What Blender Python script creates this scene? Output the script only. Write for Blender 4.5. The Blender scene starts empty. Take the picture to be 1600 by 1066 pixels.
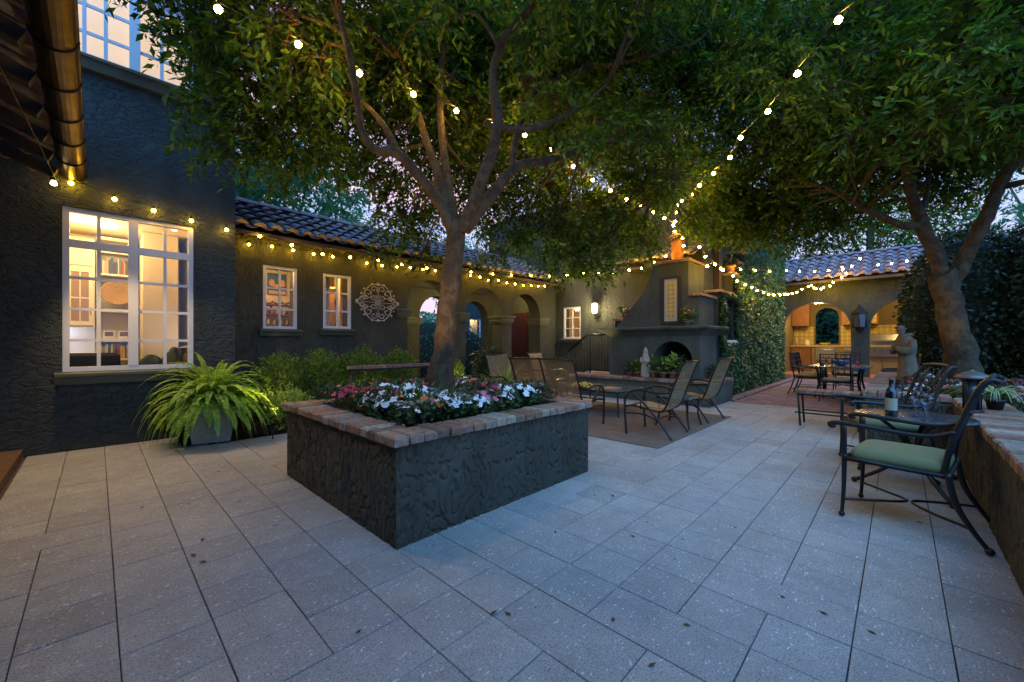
import bpy, bmesh, math, random
import numpy as np
from mathutils import Vector, Matrix
from mathutils.geometry import tessellate_polygon
random.seed(7); RNG = np.random.default_rng(11)
PI = math.pi; R = math.radians
SC = bpy.context.scene; COL = SC.collection

# ------------------------------------------------------------------ camera
CH = 1.25; YAW = R(44); FPX = 627.0
cam_d = bpy.data.cameras.new('camera'); cam = bpy.data.objects.new('camera', cam_d); COL.objects.link(cam)
cam_d.sensor_width = 36; cam_d.lens = 36 * FPX / 1600; cam_d.shift_y = 4 / 1600
cam_d.clip_start = 0.05; cam_d.clip_end = 500
cam.location = (0, 0, CH); cam.rotation_euler = (R(90), 0, YAW - R(90))
SC.camera = cam
SC.render.resolution_x = 1024; SC.render.resolution_y = 682

# ------------------------------------------------------------------ world: clear dusk sky
w = bpy.data.worlds.new('World'); SC.world = w; w.use_nodes = True
nt = w.node_tree; nt.nodes.clear(); N = nt.nodes.new; L = nt.links.new
out = N('ShaderNodeOutputWorld'); tc = N('ShaderNodeTexCoord')
sky = N('ShaderNodeTexSky'); sky.sky_type = 'NISHITA'; sky.sun_disc = False
sky.sun_elevation = R(-1.0); sky.sun_rotation = R(250)
bgs = N('ShaderNodeBackground'); bgs.inputs[1].default_value = 0.12; L(sky.outputs[0], bgs.inputs[0])
sep = N('ShaderNodeSeparateXYZ'); L(tc.outputs['Generated'], sep.inputs[0])
ramp = N('ShaderNodeValToRGB'); L(sep.outputs[2], ramp.inputs[0])
e = ramp.color_ramp.elements
e[0].position = 0.0; e[0].color = (0.62, 0.55, 0.80, 1)
e[1].position = 1.0; e[1].color = (0.13, 0.26, 0.62, 1)
for p_, c_ in ((0.13, (0.60, 0.62, 0.92, 1)), (0.30, (0.36, 0.55, 0.98, 1)), (0.55, (0.12, 0.28, 0.70, 1))):
    k = e.new(p_); k.color = c_
# pink afterglow clouds towards +Y, low
dotn = N('ShaderNodeVectorMath'); dotn.operation = 'DOT_PRODUCT'; dotn.inputs[1].default_value = (0.30, 0.90, 0.28)
L(tc.outputs['Generated'], dotn.inputs[0])
mr = N('ShaderNodeMapRange'); mr.inputs[1].default_value = 0.55; mr.inputs[2].default_value = 1.0; L(dotn.outputs['Value'], mr.inputs[0])
mp = N('ShaderNodeMapping'); mp.inputs['Scale'].default_value = (2.2, 2.2, 6); L(tc.outputs['Generated'], mp.inputs[0])
nz = N('ShaderNodeTexNoise'); nz.inputs['Scale'].default_value = 1.6; nz.inputs['Detail'].default_value = 5; L(mp.outputs[0], nz.inputs['Vector'])
nr = N('ShaderNodeMapRange'); nr.inputs[1].default_value = 0.40; nr.inputs[2].default_value = 0.62; L(nz.outputs[0], nr.inputs[0])
mu = N('ShaderNodeMath'); mu.operation = 'MULTIPLY'; L(mr.outputs[0], mu.inputs[0]); L(nr.outputs[0], mu.inputs[1])
mx = N('ShaderNodeMixRGB'); mx.inputs[2].default_value = (1.05, 0.68, 0.80, 1); L(mu.outputs[0], mx.inputs[0]); L(ramp.outputs[0], mx.inputs[1])
# the western sky behind the viewer keeps more light
dot2 = N('ShaderNodeVectorMath'); dot2.operation = 'DOT_PRODUCT'; dot2.inputs[1].default_value = (-0.55, -0.50, 0.67)
L(tc.outputs['Generated'], dot2.inputs[0])
m2 = N('ShaderNodeMapRange'); m2.inputs[1].default_value = 0.35; m2.inputs[2].default_value = 1.0; m2.inputs[3].default_value = 0.0; m2.inputs[4].default_value = 1.0
L(dot2.outputs['Value'], m2.inputs[0])
mxw = N('ShaderNodeMixRGB'); mxw.inputs[2].default_value = (0.50, 1.55, 3.7, 1); L(m2.outputs[0], mxw.inputs[0]); L(mx.outputs[0], mxw.inputs[1])
bgg = N('ShaderNodeBackground'); L(mxw.outputs[0], bgg.inputs[0])
ad = N('ShaderNodeAddShader'); L(bgs.outputs[0], ad.inputs[0]); L(bgg.outputs[0], ad.inputs[1]); L(ad.outputs[0], out.inputs[0])
# afterglow of the set sun: very soft and weak
sd = bpy.data.lights.new('sun', 'SUN'); sd.energy = 0.62; sd.angle = R(35); sd.color = (0.32, 0.72, 1.0)
so = bpy.data.objects.new('sun', sd); COL.objects.link(so); so.rotation_euler = (R(38), 0, R(-52))

SC.view_settings.view_transform = 'Standard'; SC.view_settings.look = 'None'
SC.view_settings.exposure = 0.34; SC.view_settings.gamma = 1.0; SC.view_settings.use_curve_mapping = False
SC.render.engine = 'CYCLES'; cy = SC.cycles
cy.use_denoising = True; cy.max_bounces = 6; cy.diffuse_bounces = 3; cy.glossy_bounces = 3
cy.transmission_bounces = 4; cy.transparent_max_bounces = 10; cy.sample_clamp_indirect = 4; cy.use_light_tree = True
cy.caustics_reflective = False; cy.caustics_refractive = False

# ------------------------------------------------------------------ helpers
_c, _s = math.cos(YAW), math.sin(YAW)
def ray(px):
    k = (px - 800) / FPX
    return _c + k * _s, _s - k * _c
def P(px, py, D):                       # a measured point of the photograph at depth D
    d = ray(px); return Vector((d[0] * D, d[1] * D, CH + (537 - py) / FPX * D))
def proj(v):
    D = v[..., 0] * _c + v[..., 1] * _s; r = v[..., 0] * _s - v[..., 1] * _c
    Dm = np.maximum(D, 0.05)
    return 800 + FPX * r / Dm, 537 - FPX * (v[..., 2] - CH) / Dm, D

class MB:
    def __init__(s): s.v = []; s.f = []; s.sm = []
    def quad(s, pts, sm=False):
        n = len(s.v); s.v += [tuple(p) for p in pts]; s.f.append(tuple(range(n, n + len(pts)))); s.sm.append(sm)
    def box(s, x0, y0, z0, x1, y1, z1, jit=0.0, M=None):
        x0, x1 = min(x0, x1), max(x0, x1); y0, y1 = min(y0, y1), max(y0, y1); z0, z1 = min(z0, z1), max(z0, z1)
        n = len(s.v)
        for z in (z0, z1):
            for x, y in ((x0, y0), (x1, y0), (x1, y1), (x0, y1)):
                p = Vector((x, y, z))
                if jit: p += Vector([random.uniform(-jit, jit) for _ in range(3)])
                if M is not None: p = M @ p
                s.v.append(tuple(p))
        for f in ((3, 2, 1, 0), (4, 5, 6, 7), (0, 1, 5, 4), (1, 2, 6, 5), (2, 3, 7, 6), (3, 0, 4, 7)):
            s.f.append(tuple(n + i for i in f)); s.sm.append(False)
    def cbox(s, x0, y0, z0, x1, y1, z1, b=0.006, jit=0.0):     # box with chamfered top edges
        x0, x1 = min(x0, x1), max(x0, x1); y0, y1 = min(y0, y1), max(y0, y1)
        n = len(s.v)
        j = lambda: random.uniform(-jit, jit) if jit else 0
        dx, dy, dz = j(), j(), j()
        for z, i in ((z0, 0), (z1 - b, 0), (z1, b)):
            for x, y in ((x0 + i, y0 + i), (x1 - i, y0 + i), (x1 - i, y1 - i), (x0 + i, y1 - i)):
                s.v.append((x + dx + j() * .5, y + dy + j() * .5, z + dz))
        fs = [(3, 2, 1, 0), (8, 9, 10, 11)]
        for a in (0, 4):
            for q in range(4):
                fs.append((a + q, a + (q + 1) % 4, a + 4 + (q + 1) % 4, a + 4 + q))
        for f in fs: s.f.append(tuple(n + i for i in f)); s.sm.append(False)
    def tube(s, pts, r, seg=8, cap=True, closed=False, flat=1.0):
        pts = [Vector(p) for p in pts]
        m = len(pts)
        rs = list(r) if hasattr(r, '__len__') else [r] * m
        n0 = len(s.v); prev = None
        for i, p in enumerate(pts):
            if closed: t = pts[(i + 1) % m] - pts[i - 1]
            else: t = pts[min(i + 1, m - 1)] - pts[max(i - 1, 0)]
            if t.length < 1e-9: t = Vector((0, 0, 1))
            t.normalize()
            if prev is None:
                a = Vector((0, 0, 1)) if abs(t.z) < .9 else Vector((1, 0, 0))
                u = t.cross(a).normalized()
            else:
                u = (prev - t * prev.dot(t))
                u = u.normalized() if u.length > 1e-6 else t.orthogonal().normalized()
            prev = u; q = t.cross(u)
            for k in range(seg):
                an = 2 * PI * k / seg
                s.v.append(tuple(p + (u * math.cos(an) + q * math.sin(an) * flat) * rs[i]))
        rng_ = m if closed else m - 1
        for i in range(rng_):
            for k in range(seg):
                a = n0 + i * seg; b = n0 + ((i + 1) % m) * seg
                s.f.append((a + k, a + (k + 1) % seg, b + (k + 1) % seg, b + k)); s.sm.append(True)
        if cap and not closed:
            s.f.append(tuple(n0 + k for k in range(seg))[::-1]); s.sm.append(False)
            s.f.append(tuple(n0 + (m - 1) * seg + k for k in range(seg))); s.sm.append(False)
    def lathe(s, prof, c=(0, 0, 0), seg=20, sx=1, sy=1, sm=True, capb=True, capt=True, M=None):
        n0 = len(s.v)
        for r, z in prof:
            for k in range(seg):
                an = 2 * PI * k / seg
                p = Vector((c[0] + r * sx * math.cos(an), c[1] + r * sy * math.sin(an), c[2] + z))
                if M is not None: p = M @ p
                s.v.append(tuple(p))
        for i in range(len(prof) - 1):
            for k in range(seg):
                a = n0 + i * seg; b = a + seg
                s.f.append((a + k, a + (k + 1) % seg, b + (k + 1) % seg, b + k)); s.sm.append(sm)
        if capb: s.f.append(tuple(n0 + k for k in range(seg))[::-1]); s.sm.append(False)
        if capt:
            e_ = n0 + (len(prof) - 1) * seg
            s.f.append(tuple(e_ + k for k in range(seg))); s.sm.append(False)
    def ball(s, c, r, seg=10, rings=6, sx=1, sy=1, sz=1):
        pr = [(max(1e-4, r * math.sin(PI * i / rings)), -r * sz * math.cos(PI * i / rings)) for i in range(rings + 1)]
        s.lathe(pr, c, seg, sx, sy, capb=False, capt=False)
    def prism(s, poly, holes, to3, d):   # poly (u,w) with holes; to3(u,w,depth)
        loops = [list(poly)] + [list(h) for h in holes]
        flat = [p for l in loops for p in l]
        tris = tessellate_polygon([[Vector((p[0], p[1], 0)) for p in l] for l in loops])
        n = len(s.v)
        for dd in (0, d):
            for p in flat: s.v.append(tuple(to3(p[0], p[1], dd)))
        m = len(flat)
        for t in tris:
            s.f.append((n + t[0], n + t[1], n + t[2])); s.sm.append(False)
            s.f.append((n + m + t[2], n + m + t[1], n + m + t[0])); s.sm.append(False)
        o = 0
        for l in loops:
            k = len(l)
            for i in range(k):
                a, b = o + i, o + (i + 1) % k
                s.f.append((n + a, n + b, n + m + b, n + m + a)); s.sm.append(False)
            o += k
    def mesh(s, name, origin=None, fix=True):
        me = bpy.data.meshes.new(name)
        vs = s.v if origin is None else [(a - origin[0], b - origin[1], c - origin[2]) for a, b, c in s.v]
        me.from_pydata(vs, [], s.f)
        me.polygons.foreach_set('use_smooth', s.sm)
        if fix:
            bm = bmesh.new(); bm.from_mesh(me); bmesh.ops.recalc_face_normals(bm, faces=bm.faces); bm.to_mesh(me); bm.free()
        me.update(); return me

def link(name, me, mat, parent=None, loc=None):
    o = bpy.data.objects.new(name, me); COL.objects.link(o)
    if mat is not None and me is not None and len(me.materials) == 0: me.materials.append(mat)
    if parent is not None: o.parent = parent
    if loc is not None: o.location = loc
    return o
def tag(o, label=None, cat=None, group=None, kind=None):
    if label: o['label'] = label
    if cat: o['category'] = cat
    if group: o['group'] = group
    if kind: o['kind'] = kind
    return o
def thing(name, label, cat, loc=(0, 0, 0), rz=0, group=None):
    o = bpy.data.objects.new(name, None); COL.objects.link(o)
    o.location = loc; o.rotation_euler = (0, 0, rz); o.empty_display_size = .1
    return tag(o, label, cat, group)
def wpart(name, mb, mat, root, smooth=False):    # builder in world coordinates, unrotated root
    w_ = Vector(root.location); q = root.parent
    while q is not None: w_ += Vector(q.location); q = q.parent
    return link(name, mb.mesh(name, origin=w_), mat, root)
def lpart(name, mb, mat, root): return link(name, mb.mesh(name), mat, root)
def solo(name, mb, mat, label, cat, loc=(0, 0, 0), group=None):
    o = link(name, mb.mesh(name, origin=loc), mat, None, loc); return tag(o, label, cat, group)
def struct(name, mb, mat):
    return tag(link(name, mb.mesh(name), mat), kind='structure')
KIDS = {}
def dup(root, loc=None, rz=None, label=None, group=None, scale=None):
    kids = [o for o in COL.objects if o.parent == root]
    r = root.copy(); COL.objects.link(r)
    if loc is not None: r.location = loc
    if rz is not None: r.rotation_euler = (0, 0, rz)
    if scale is not None: r.scale = (scale,) * 3 if not hasattr(scale, '__len__') else scale
    if label: r['label'] = label
    if group: r['group'] = group
    for c in kids:
        cc = c.copy(); COL.objects.link(cc); cc.parent = r
        for g in [o for o in COL.objects if o.parent == c]:
            gg = g.copy(); COL.objects.link(gg); gg.parent = cc
    return r
def smooth_path(pts, n=6, closed=False):
    pts = [Vector(p) for p in pts]; out_ = []
    m = len(pts)
    for i in range(m if closed else m - 1):
        if closed: p0, p1, p2, p3 = pts[i - 1], pts[i], pts[(i + 1) % m], pts[(i + 2) % m]
        else: p0, p1, p2, p3 = pts[max(i - 1, 0)], pts[i], pts[i + 1], pts[min(i + 2, m - 1)]
        for k in range(n):
            t = k / n
            out_.append(0.5 * ((2 * p1) + (p2 - p0) * t + (2 * p0 - 5 * p1 + 4 * p2 - p3) * t * t + (3 * p1 - p0 - 3 * p2 + p3) * t ** 3))
    if not closed: out_.append(pts[-1])
    return out_
def lerp_list(a, n):
    m = len(a); return [a[min(int(i / (n - 1) * (m - 1)), m - 2)] * (1 - ((i / (n - 1) * (m - 1)) - min(int(i / (n - 1) * (m - 1)), m - 2))) + a[min(int(i / (n - 1) * (m - 1)), m - 2) + 1] * ((i / (n - 1) * (m - 1)) - min(int(i / (n - 1) * (m - 1)), m - 2)) for i in range(n)]

def quads_mesh(name, Q, k=4):            # Q (n,k,3)
    n = Q.shape[0]; me = bpy.data.meshes.new(name)
    me.vertices.add(n * k); me.vertices.foreach_set('co', Q.reshape(-1).astype(np.float32))
    me.loops.add(n * k); me.loops.foreach_set('vertex_index', np.arange(n * k, dtype=np.int32))
    me.polygons.add(n); me.polygons.foreach_set('loop_start', np.arange(0, n * k, k, dtype=np.int32))
    me.polygons.foreach_set('loop_total', np.full(n, k, dtype=np.int32))
    me.update(calc_edges=True); return me
def nrm(a): return a / np.maximum(np.linalg.norm(a, axis=-1, keepdims=True), 1e-9)
def leaves_at(c, axis, nor, ln, wd, fold=0.0):
    side = nrm(np.cross(axis, nor)); n = c.shape[0]
    ln = np.asarray(ln).reshape(-1, 1) * np.ones((n, 1)); wd = np.asarray(wd).reshape(-1, 1) * np.ones((n, 1))
    mid = c + axis * ln * .45
    return np.stack([c, mid + side * wd * .5 + nor * wd * fold, c + axis * ln, mid - side * wd * .5 + nor * wd * fold], 1)
def sprays(c, d, nl=9, L_=0.26, leaf=(.065, .024), droop=.25):
    n = c.shape[0]; rr = RNG
    s = nrm(np.cross(d, nrm(rr.normal(size=(n, 3)) * .5 + np.array([0, 0, 1.]))))
    t = (np.arange(nl) + .5) / nl
    sg = np.where(np.arange(nl) % 2 == 0, 1, -1)
    pos = c[:, None] + d[:, None] * (t[None, :, None] * L_) + np.array([0, 0, -1.]) * (t[None, :, None] ** 2 * L_ * droop)
    ax = nrm(d[:, None] * .75 + s[:, None] * sg[None, :, None] * .8 + rr.normal(size=(n, nl, 3)) * .35 + np.array([0, 0, -droop]))
    nor = nrm(rr.normal(size=(n, nl, 3)) * .55 + np.array([0, 0, 1.]))
    sc = rr.uniform(.5, 1.3, size=(n * nl))
    return leaves_at(pos.reshape(-1, 3), ax.reshape(-1, 3), nor.reshape(-1, 3), leaf[0] * sc, leaf[1] * sc)
def rand_ball(n, shell=0.0):
    v = nrm(RNG.normal(size=(n, 3))); r = RNG.uniform(shell ** 3, 1, size=(n, 1)) ** (1 / 3); return v * r
def bez(a, b, c, n=8):
    a, b, c = Vector(a), Vector(b), Vector(c)
    return [a * (1 - t) ** 2 + b * 2 * t * (1 - t) + c * t * t for t in [i / n for i in range(n + 1)]]

# ------------------------------------------------------------------ materials
def mat(name, col=(.5, .5, .5), rough=.6, metal=0.0, spec=.5, em=None, ems=0.0):
    m = bpy.data.materials.new(name); m.use_nodes = True; b = m.node_tree.nodes['Principled BSDF']
    b.inputs['Base Color'].default_value = (*col, 1); b.inputs['Roughness'].default_value = rough
    b.inputs['Metallic'].default_value = metal; b.inputs['Specular IOR Level'].default_value = spec
    if em: b.inputs['Emission Color'].default_value = (*em, 1); b.inputs['Emission Strength'].default_value = ems
    return m
class MN:                                    # small node helper
    def __init__(s, m): s.m = m; s.t = m.node_tree; s.b = s.t.nodes['Principled BSDF']
    def n(s, ty, **kw):
        x = s.t.nodes.new(ty)
        for k, v in kw.items():
            if k.startswith('i_'): x.inputs[k[2:].replace('_', ' ')].default_value = v
            else: setattr(x, k, v)
        return x
    def l(s, a, b): s.t.links.new(a, b)
    def coord(s, sc=(1, 1, 1), kind='Object'):
        c = s.n('ShaderNodeTexCoord'); m = s.n('ShaderNodeMapping'); m.inputs['Scale'].default_value = sc; s.l(c.outputs[kind], m.inputs[0]); return m.outputs[0]
    def wcoord(s, sc=(1, 1, 1)):
        c = s.n('ShaderNodeNewGeometry'); m = s.n('ShaderNodeMapping'); m.inputs['Scale'].default_value = sc; s.l(c.outputs['Position'], m.inputs[0]); return m.outputs[0]
    def ramp(s, src, stops, interp='LINEAR'):
        r = s.n('ShaderNodeValToRGB'); r.color_ramp.interpolation = interp; e = r.color_ramp.elements
        e[0].position, e[0].color = stops[0][0], (*stops[0][1], 1); e[1].position, e[1].color = stops[-1][0], (*stops[-1][1], 1)
        for p, c in stops[1:-1]: k = e.new(p); k.color = (*c, 1)
        s.l(src, r.inputs[0]); return r.outputs[0]
    def noise(s, vec, scale, detail=3, rough=.55, dist=0.0):
        x = s.n('ShaderNodeTexNoise'); x.inputs['Scale'].default_value = scale; x.inputs['Detail'].default_value = detail
        x.inputs['Roughness'].default_value = rough; x.inputs['Distortion'].default_value = dist; s.l(vec, x.inputs['Vector']); return x.outputs[0]
    def mix(s, f, a, b, ty='MIX'):
        x = s.n('ShaderNodeMixRGB', blend_type=ty)
        for i, v in ((0, f), (1, a), (2, b)):
            if hasattr(v, 'is_linked') or hasattr(v, 'links'): s.l(v, x.inputs[i])
            else: x.inputs[i].default_value = (*v, 1) if hasattr(v, '__len__') else v
        return x.outputs[0]
    def bump(s, h, strength=.5, dist=.01, nor=None):
        x = s.n('ShaderNodeBump'); x.inputs['Strength'].default_value = strength; x.inputs['Distance'].default_value = dist
        s.l(h, x.inputs['Height'])
        if nor is not None: s.l(nor, x.inputs['Normal'])
        s.l(x.outputs[0], s.b.inputs['Normal']); return x.outputs[0]
    def math(s, op, a, b=None):
        x = s.n('ShaderNodeMath', operation=op)
        for i, v in ((0, a), (1, b)):
            if v is None: continue
            if hasattr(v, 'links'): s.l(v, x.inputs[i])
            else: x.inputs[i].default_value = v
        return x.outputs[0]
    def rnd(s): return s.n('ShaderNodeNewGeometry').outputs['Random Per Island']
    def color(s, o): s.l(o, s.b.inputs['Base Color'])

def m_stucco(name, col, sc=(9, 9, 5), depth=.012, strength=.9, worm=.035):
    m = mat(name, col, .75, spec=.35); q = MN(m); c = q.wcoord((1, 1, 1)); cs = q.wcoord(sc)
    n1 = q.noise(cs, 1.6, 3, .5, .35)
    a = q.math('ABSOLUTE', q.math('SUBTRACT', n1, .5))
    grooves = q.ramp(a, [(0, (0, 0, 0)), (worm, (.75, .75, .75)), (.16, (1, 1, 1))])
    n2 = q.noise(c, 45, 3)
    h = q.math('ADD', grooves, q.math('MULTIPLY', n2, .25))
    q.bump(h, strength, depth)
    dk = tuple(x * .72 for x in col); lt = tuple(min(1, x * 1.25) for x in col)
    big = q.ramp(q.noise(c, 1.3, 4, .6), [(.3, dk), (.55, col), (.75, lt)])
    gp = q.n('ShaderNodeSeparateXYZ'); q.l(q.wcoord(), gp.inputs[0])
    spl = q.math('MULTIPLY', q.ramp(q.math('ADD', gp.outputs[2], q.math('MULTIPLY', q.noise(c, 6, 4), .25)), [(.10, (1, 1, 1)), (.30, (0, 0, 0))]), .45)
    strk = q.ramp(q.noise(q.wcoord((1.6, 1.6, .5)), 1.5, 5, .65, .4), [(.32, (.74, .73, .70)), (.6, (1.05, 1.05, 1.05))])
    q.color(q.mix(spl, q.mix(1, big, strk, 'MULTIPLY'), (.05, .042, .03))); return m
M = {}
M['stucco'] = m_stucco('stucco_olive', (.060, .066, .052))
M['stucco_rough'] = m_stucco('stucco_rough', (.078, .066, .043), (30, 30, 20), .004, .6, .055)
M['stucco_fine'] = m_stucco('stucco_fine', (.105, .112, .078), (5, 5, 5), .004, .5)
M['stucco_house'] = m_stucco('stucco_house', (.046, .060, .060), (6, 6, 9), .014, 1.0, .03)

def m_island(name, cols, rough=.8, nscale=22, bumpd=.006, var=.5, spec=.3, speck=None):
    m = mat(name, cols[0], rough, spec=spec); q = MN(m)
    st = [(i / max(1, len(cols) - 1), c) for i, c in enumerate(cols)]
    base = q.ramp(q.rnd(), st); c = q.wcoord()
    n = q.noise(c, nscale, 5, .65); v = q.ramp(n, [(.25, (1 - var,) * 3), (.7, (1 + var * .4,) * 3)])
    q.color(q.mix(1.0, base, v, 'MULTIPLY')); q.bump(n, .7, bumpd); return m
M['brick'] = m_island('old_brick', [(.26, .12, .07), (.38, .20, .12), (.17, .09, .06), (.42, .32, .22), (.30, .14, .085), (.33, .25, .18), (.24, .10, .06)], .85, 26, .012, .6)
M['brick_pave'] = m_island('brick_paving', [(.24, .12, .11), (.32, .19, .16), (.20, .11, .11), (.36, .25, .21), (.28, .15, .12)], .8, 18, .008, .5)
M['tile'] = m_island('roof_tile', [(.20, .13, .13), (.28, .20, .20), (.15, .11, .13), (.26, .22, .25), (.32, .19, .15), (.19, .16, .19)], .42, 14, .006, .5, spec=.4)
M['mortar'] = mat('mortar', (.55, .42, .26), .9)
M['wood_dark'] = mat('dark_wood', (.05, .035, .025), .7)
M['terracotta'] = m_island('terracotta', [(.42, .17, .09), (.50, .22, .12)], .8, 20, .004, .35)
M['white'] = mat('white_paint', (.72, .72, .74), .45)
M['cream'] = mat('cream_wall', (.80, .66, .42), .8)
M['creamw'] = mat('cream_cabinet', (.78, .68, .48), .5)
M['whitewall'] = mat('white_backsplash', (.8, .8, .85), .5)
M['black'] = mat('black_cast_metal', (.018, .017, .016), .42, .3)
M['bronze'] = mat('bronze_tube', (.035, .027, .020), .38, .5)
M['iron_pale'] = mat('pale_iron', (.52, .49, .45), .6)
M['soil'] = None
def m_noise(name, c1, c2, scale, rough=.9, bumpd=.02, detail=5):
    m = mat(name, c1, rough, spec=.2); q = MN(m); c = q.wcoord(); n = q.noise(c, scale, detail, .7)
    q.color(q.ramp(n, [(.3, c1), (.7, c2)])); q.bump(n, 1, bumpd); return m
M['soil'] = m_noise('soil', (.012, .008, .006), (.05, .028, .018), 60, .95, .03)
M['mulch'] = m_island('mulch', [(.05, .022, .014), (.09, .04, .025), (.03, .015, .01), (.12, .06, .04)], .9, 40, .004)
M['ground'] = m_noise('ground_soil', (.03, .028, .022), (.06, .055, .04), 3)
M['grout'] = m_noise('grout', (.05, .046, .04), (.12, .11, .10), 40, .95, .01)
M['concrete'] = m_noise('cast_stone', (.26, .25, .19), (.36, .34, .27), 25, .9, .003)
M['stone'] = m_noise('statue_stone', (.16, .115, .065), (.27, .20, .12), 12, .85, .006)
M['cushion'] = m_noise('green_cushion', (.20, .19, .085), (.25, .235, .11), 180, .85, .0015)
M['bark'] = None
def m_bark(name, c1, c2, c3):
    m = mat(name, c1, .85, spec=.25); q = MN(m); c = q.wcoord((14, 14, 4)); c2_ = q.wcoord((1, 1, 1))
    n = q.noise(c, 2.4, 8, .75, .6); v = q.n('ShaderNodeTexVoronoi'); v.inputs['Scale'].default_value = 9; q.l(q.wcoord((2.2, 2.2, .9)), v.inputs['Vector'])
    q.color(q.mix(.55, q.ramp(n, [(.3, c1), (.6, c2)]), q.ramp(q.noise(c2_, 9, 4, .7), [(.42, c2), (.6, c3)])))
    q.bump(q.math('ADD', n, q.math('MULTIPLY', v.outputs[0], .5)), 1.0, .035); return m
M['bark'] = m_bark('bark', (.022, .014, .007), (.072, .046, .022), (.16, .115, .062))
M['bark_dark'] = m_bark('bark_dark', (.05, .04, .03), (.11, .085, .06), (.17, .13, .10))
def m_leaf(name, cols, trans=.35, rough=.45, spec=.35):
    m = bpy.data.materials.new(name); m.use_nodes = True; t = m.node_tree; b = t.nodes['Principled BSDF']; q = MN(m)
    st = [(i / max(1, len(cols) - 1), c) for i, c in enumerate(cols)]
    col = q.ramp(q.rnd(), st); q.color(col); b.inputs['Roughness'].default_value = rough; b.inputs['Specular IOR Level'].default_value = spec
    tr = q.n('ShaderNodeBsdfTranslucent'); q.l(q.mix(1, col, (1.3, 1.25, .5), 'MULTIPLY'), tr.inputs[0])
    ms = q.n('ShaderNodeMixShader'); ms.inputs[0].default_value = trans
    q.l(b.outputs[0], ms.inputs[1]); q.l(tr.outputs[0], ms.inputs[2]); q.l(ms.outputs[0], t.nodes['Material Output'].inputs[0]); return m
M['leaf'] = m_leaf('tree_leaf', [(.015, .045, .008), (.060, .140, .014), (.030, .085, .012), (.12, .22, .022), (.022, .065, .012), (.19, .26, .03), (.035, .12, .04)], .45, .5, .18)
M['leaf_far'] = m_leaf('far_leaf', [(.04, .16, .11), (.07, .24, .15), (.11, .30, .15)], .4)
M['leaf_hedge'] = m_leaf('hedge_leaf', [(.018, .035, .014), (.03, .055, .02), (.045, .07, .03)], .15, .35)
M['leaf_ivy'] = m_leaf('ivy_leaf', [(.028, .075, .022), (.045, .11, .03), (.075, .15, .045)], .15, .4)
M['leaf_box'] = m_leaf('shrub_leaf', [(.08, .15, .02), (.13, .22, .03), (.19, .30, .05)], .3)
M['leaf_lime'] = m_leaf('lime_leaf', [(.32, .46, .07), (.22, .36, .06), (.46, .56, .14)], .35)
M['fern'] = m_leaf('fern_leaf', [(.20, .34, .035), (.28, .44, .05), (.36, .54, .08)], .35)
M['leaf_bed'] = m_leaf('bedding_leaf', [(.035, .065, .02), (.06, .10, .03), (.04, .05, .03)], .2)
M['fl_white'] = mat('white_petal', (.84, .80, .74), .6); M['fl_orange'] = mat('orange_petal', (.80, .17, .03), .6)
M['fl_red'] = mat('crimson_petal', (.60, .03, .08), .6); M['fl_pink'] = mat('pink_petal', (.70, .22, .30), .6); M['fl_yellow'] = mat('yellow_petal', (.75, .62, .05), .6)
# paving slab: exposed aggregate with pale chips
m = mat('paver_slab', (.36, .36, .35), .75, spec=.35); q = MN(m); c = q.wcoord()
isl = q.ramp(q.rnd(), [(0, (.34, .335, .315)), (.3, (.41, .40, .37)), (.55, (.375, .37, .355)), (.8, (.43, .415, .38)), (1, (.39, .38, .35))])
big = q.mix(1, q.ramp(q.noise(c, .8, 6, .65), [(.32, (.80, .79, .77)), (.65, (1.06, 1.05, 1.03))]), q.ramp(q.noise(c, 7, 6, .7, .5), [(.35, (.90, .89, .88)), (.6, (1.04, 1.04, 1.04))]), 'MULTIPLY')
v = q.n('ShaderNodeTexVoronoi'); v.inputs['Scale'].default_value = 1; q.l(q.n('ShaderNodeVectorMath').outputs[0], v.inputs['Vector'])
vm_ = v.inputs['Vector'].links[0].from_node; vm_.operation = 'ADD'; q.l(q.wcoord((38, 80, 60)), vm_.inputs[0])
vd_ = q.n('ShaderNodeTexNoise'); vd_.inputs['Scale'].default_value = 9; q.l(c, vd_.inputs['Vector']); vs_ = q.n('ShaderNodeVectorMath', operation='SCALE'); vs_.inputs['Scale'].default_value = 6; q.l(vd_.outputs['Color'], vs_.inputs[0]); q.l(vs_.outputs[0], vm_.inputs[1])
chip = q.ramp(v.outputs['Distance'], [(.0, (1, 1, 1)), (.24, (1, 1, 1)), (.34, (0, 0, 0))])
csel = q.n('ShaderNodeSeparateColor'); q.l(v.outputs['Color'], csel.inputs[0])
chipm = q.math('MULTIPLY', chip, q.math('GREATER_THAN', csel.outputs[0], .84))
v2 = q.n('ShaderNodeTexVoronoi'); v2.inputs['Scale'].default_value = 1; q.l(q.wcoord((120, 120, 60)), v2.inputs['Vector'])
cs2 = q.n('ShaderNodeSeparateColor'); q.l(v2.outputs['Color'], cs2.inputs[0])
pit = q.math('MULTIPLY', q.math('LESS_THAN', v2.outputs['Distance'], .3), q.math('GREATER_THAN', cs2.outputs[0], .88))
fine = q.ramp(q.noise(c, 110, 4, .8), [(.36, (.62, .62, .62)), (.64, (1.22, 1.22, 1.22))])
col = q.mix(1, q.mix(1, isl, big, 'MULTIPLY'), fine, 'MULTIPLY')
col = q.mix(q.math('MULTIPLY', chipm, .75), col, (.72, .72, .72)); col = q.mix(q.math('MULTIPLY', pit, .8), col, (.06, .05, .045))
q.color(col); q.bump(q.math('SUBTRACT', q.noise(c, 90, 4, .7), q.math('MULTIPLY', pit, .8)), .55, .004)
M['paver'] = m
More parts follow.
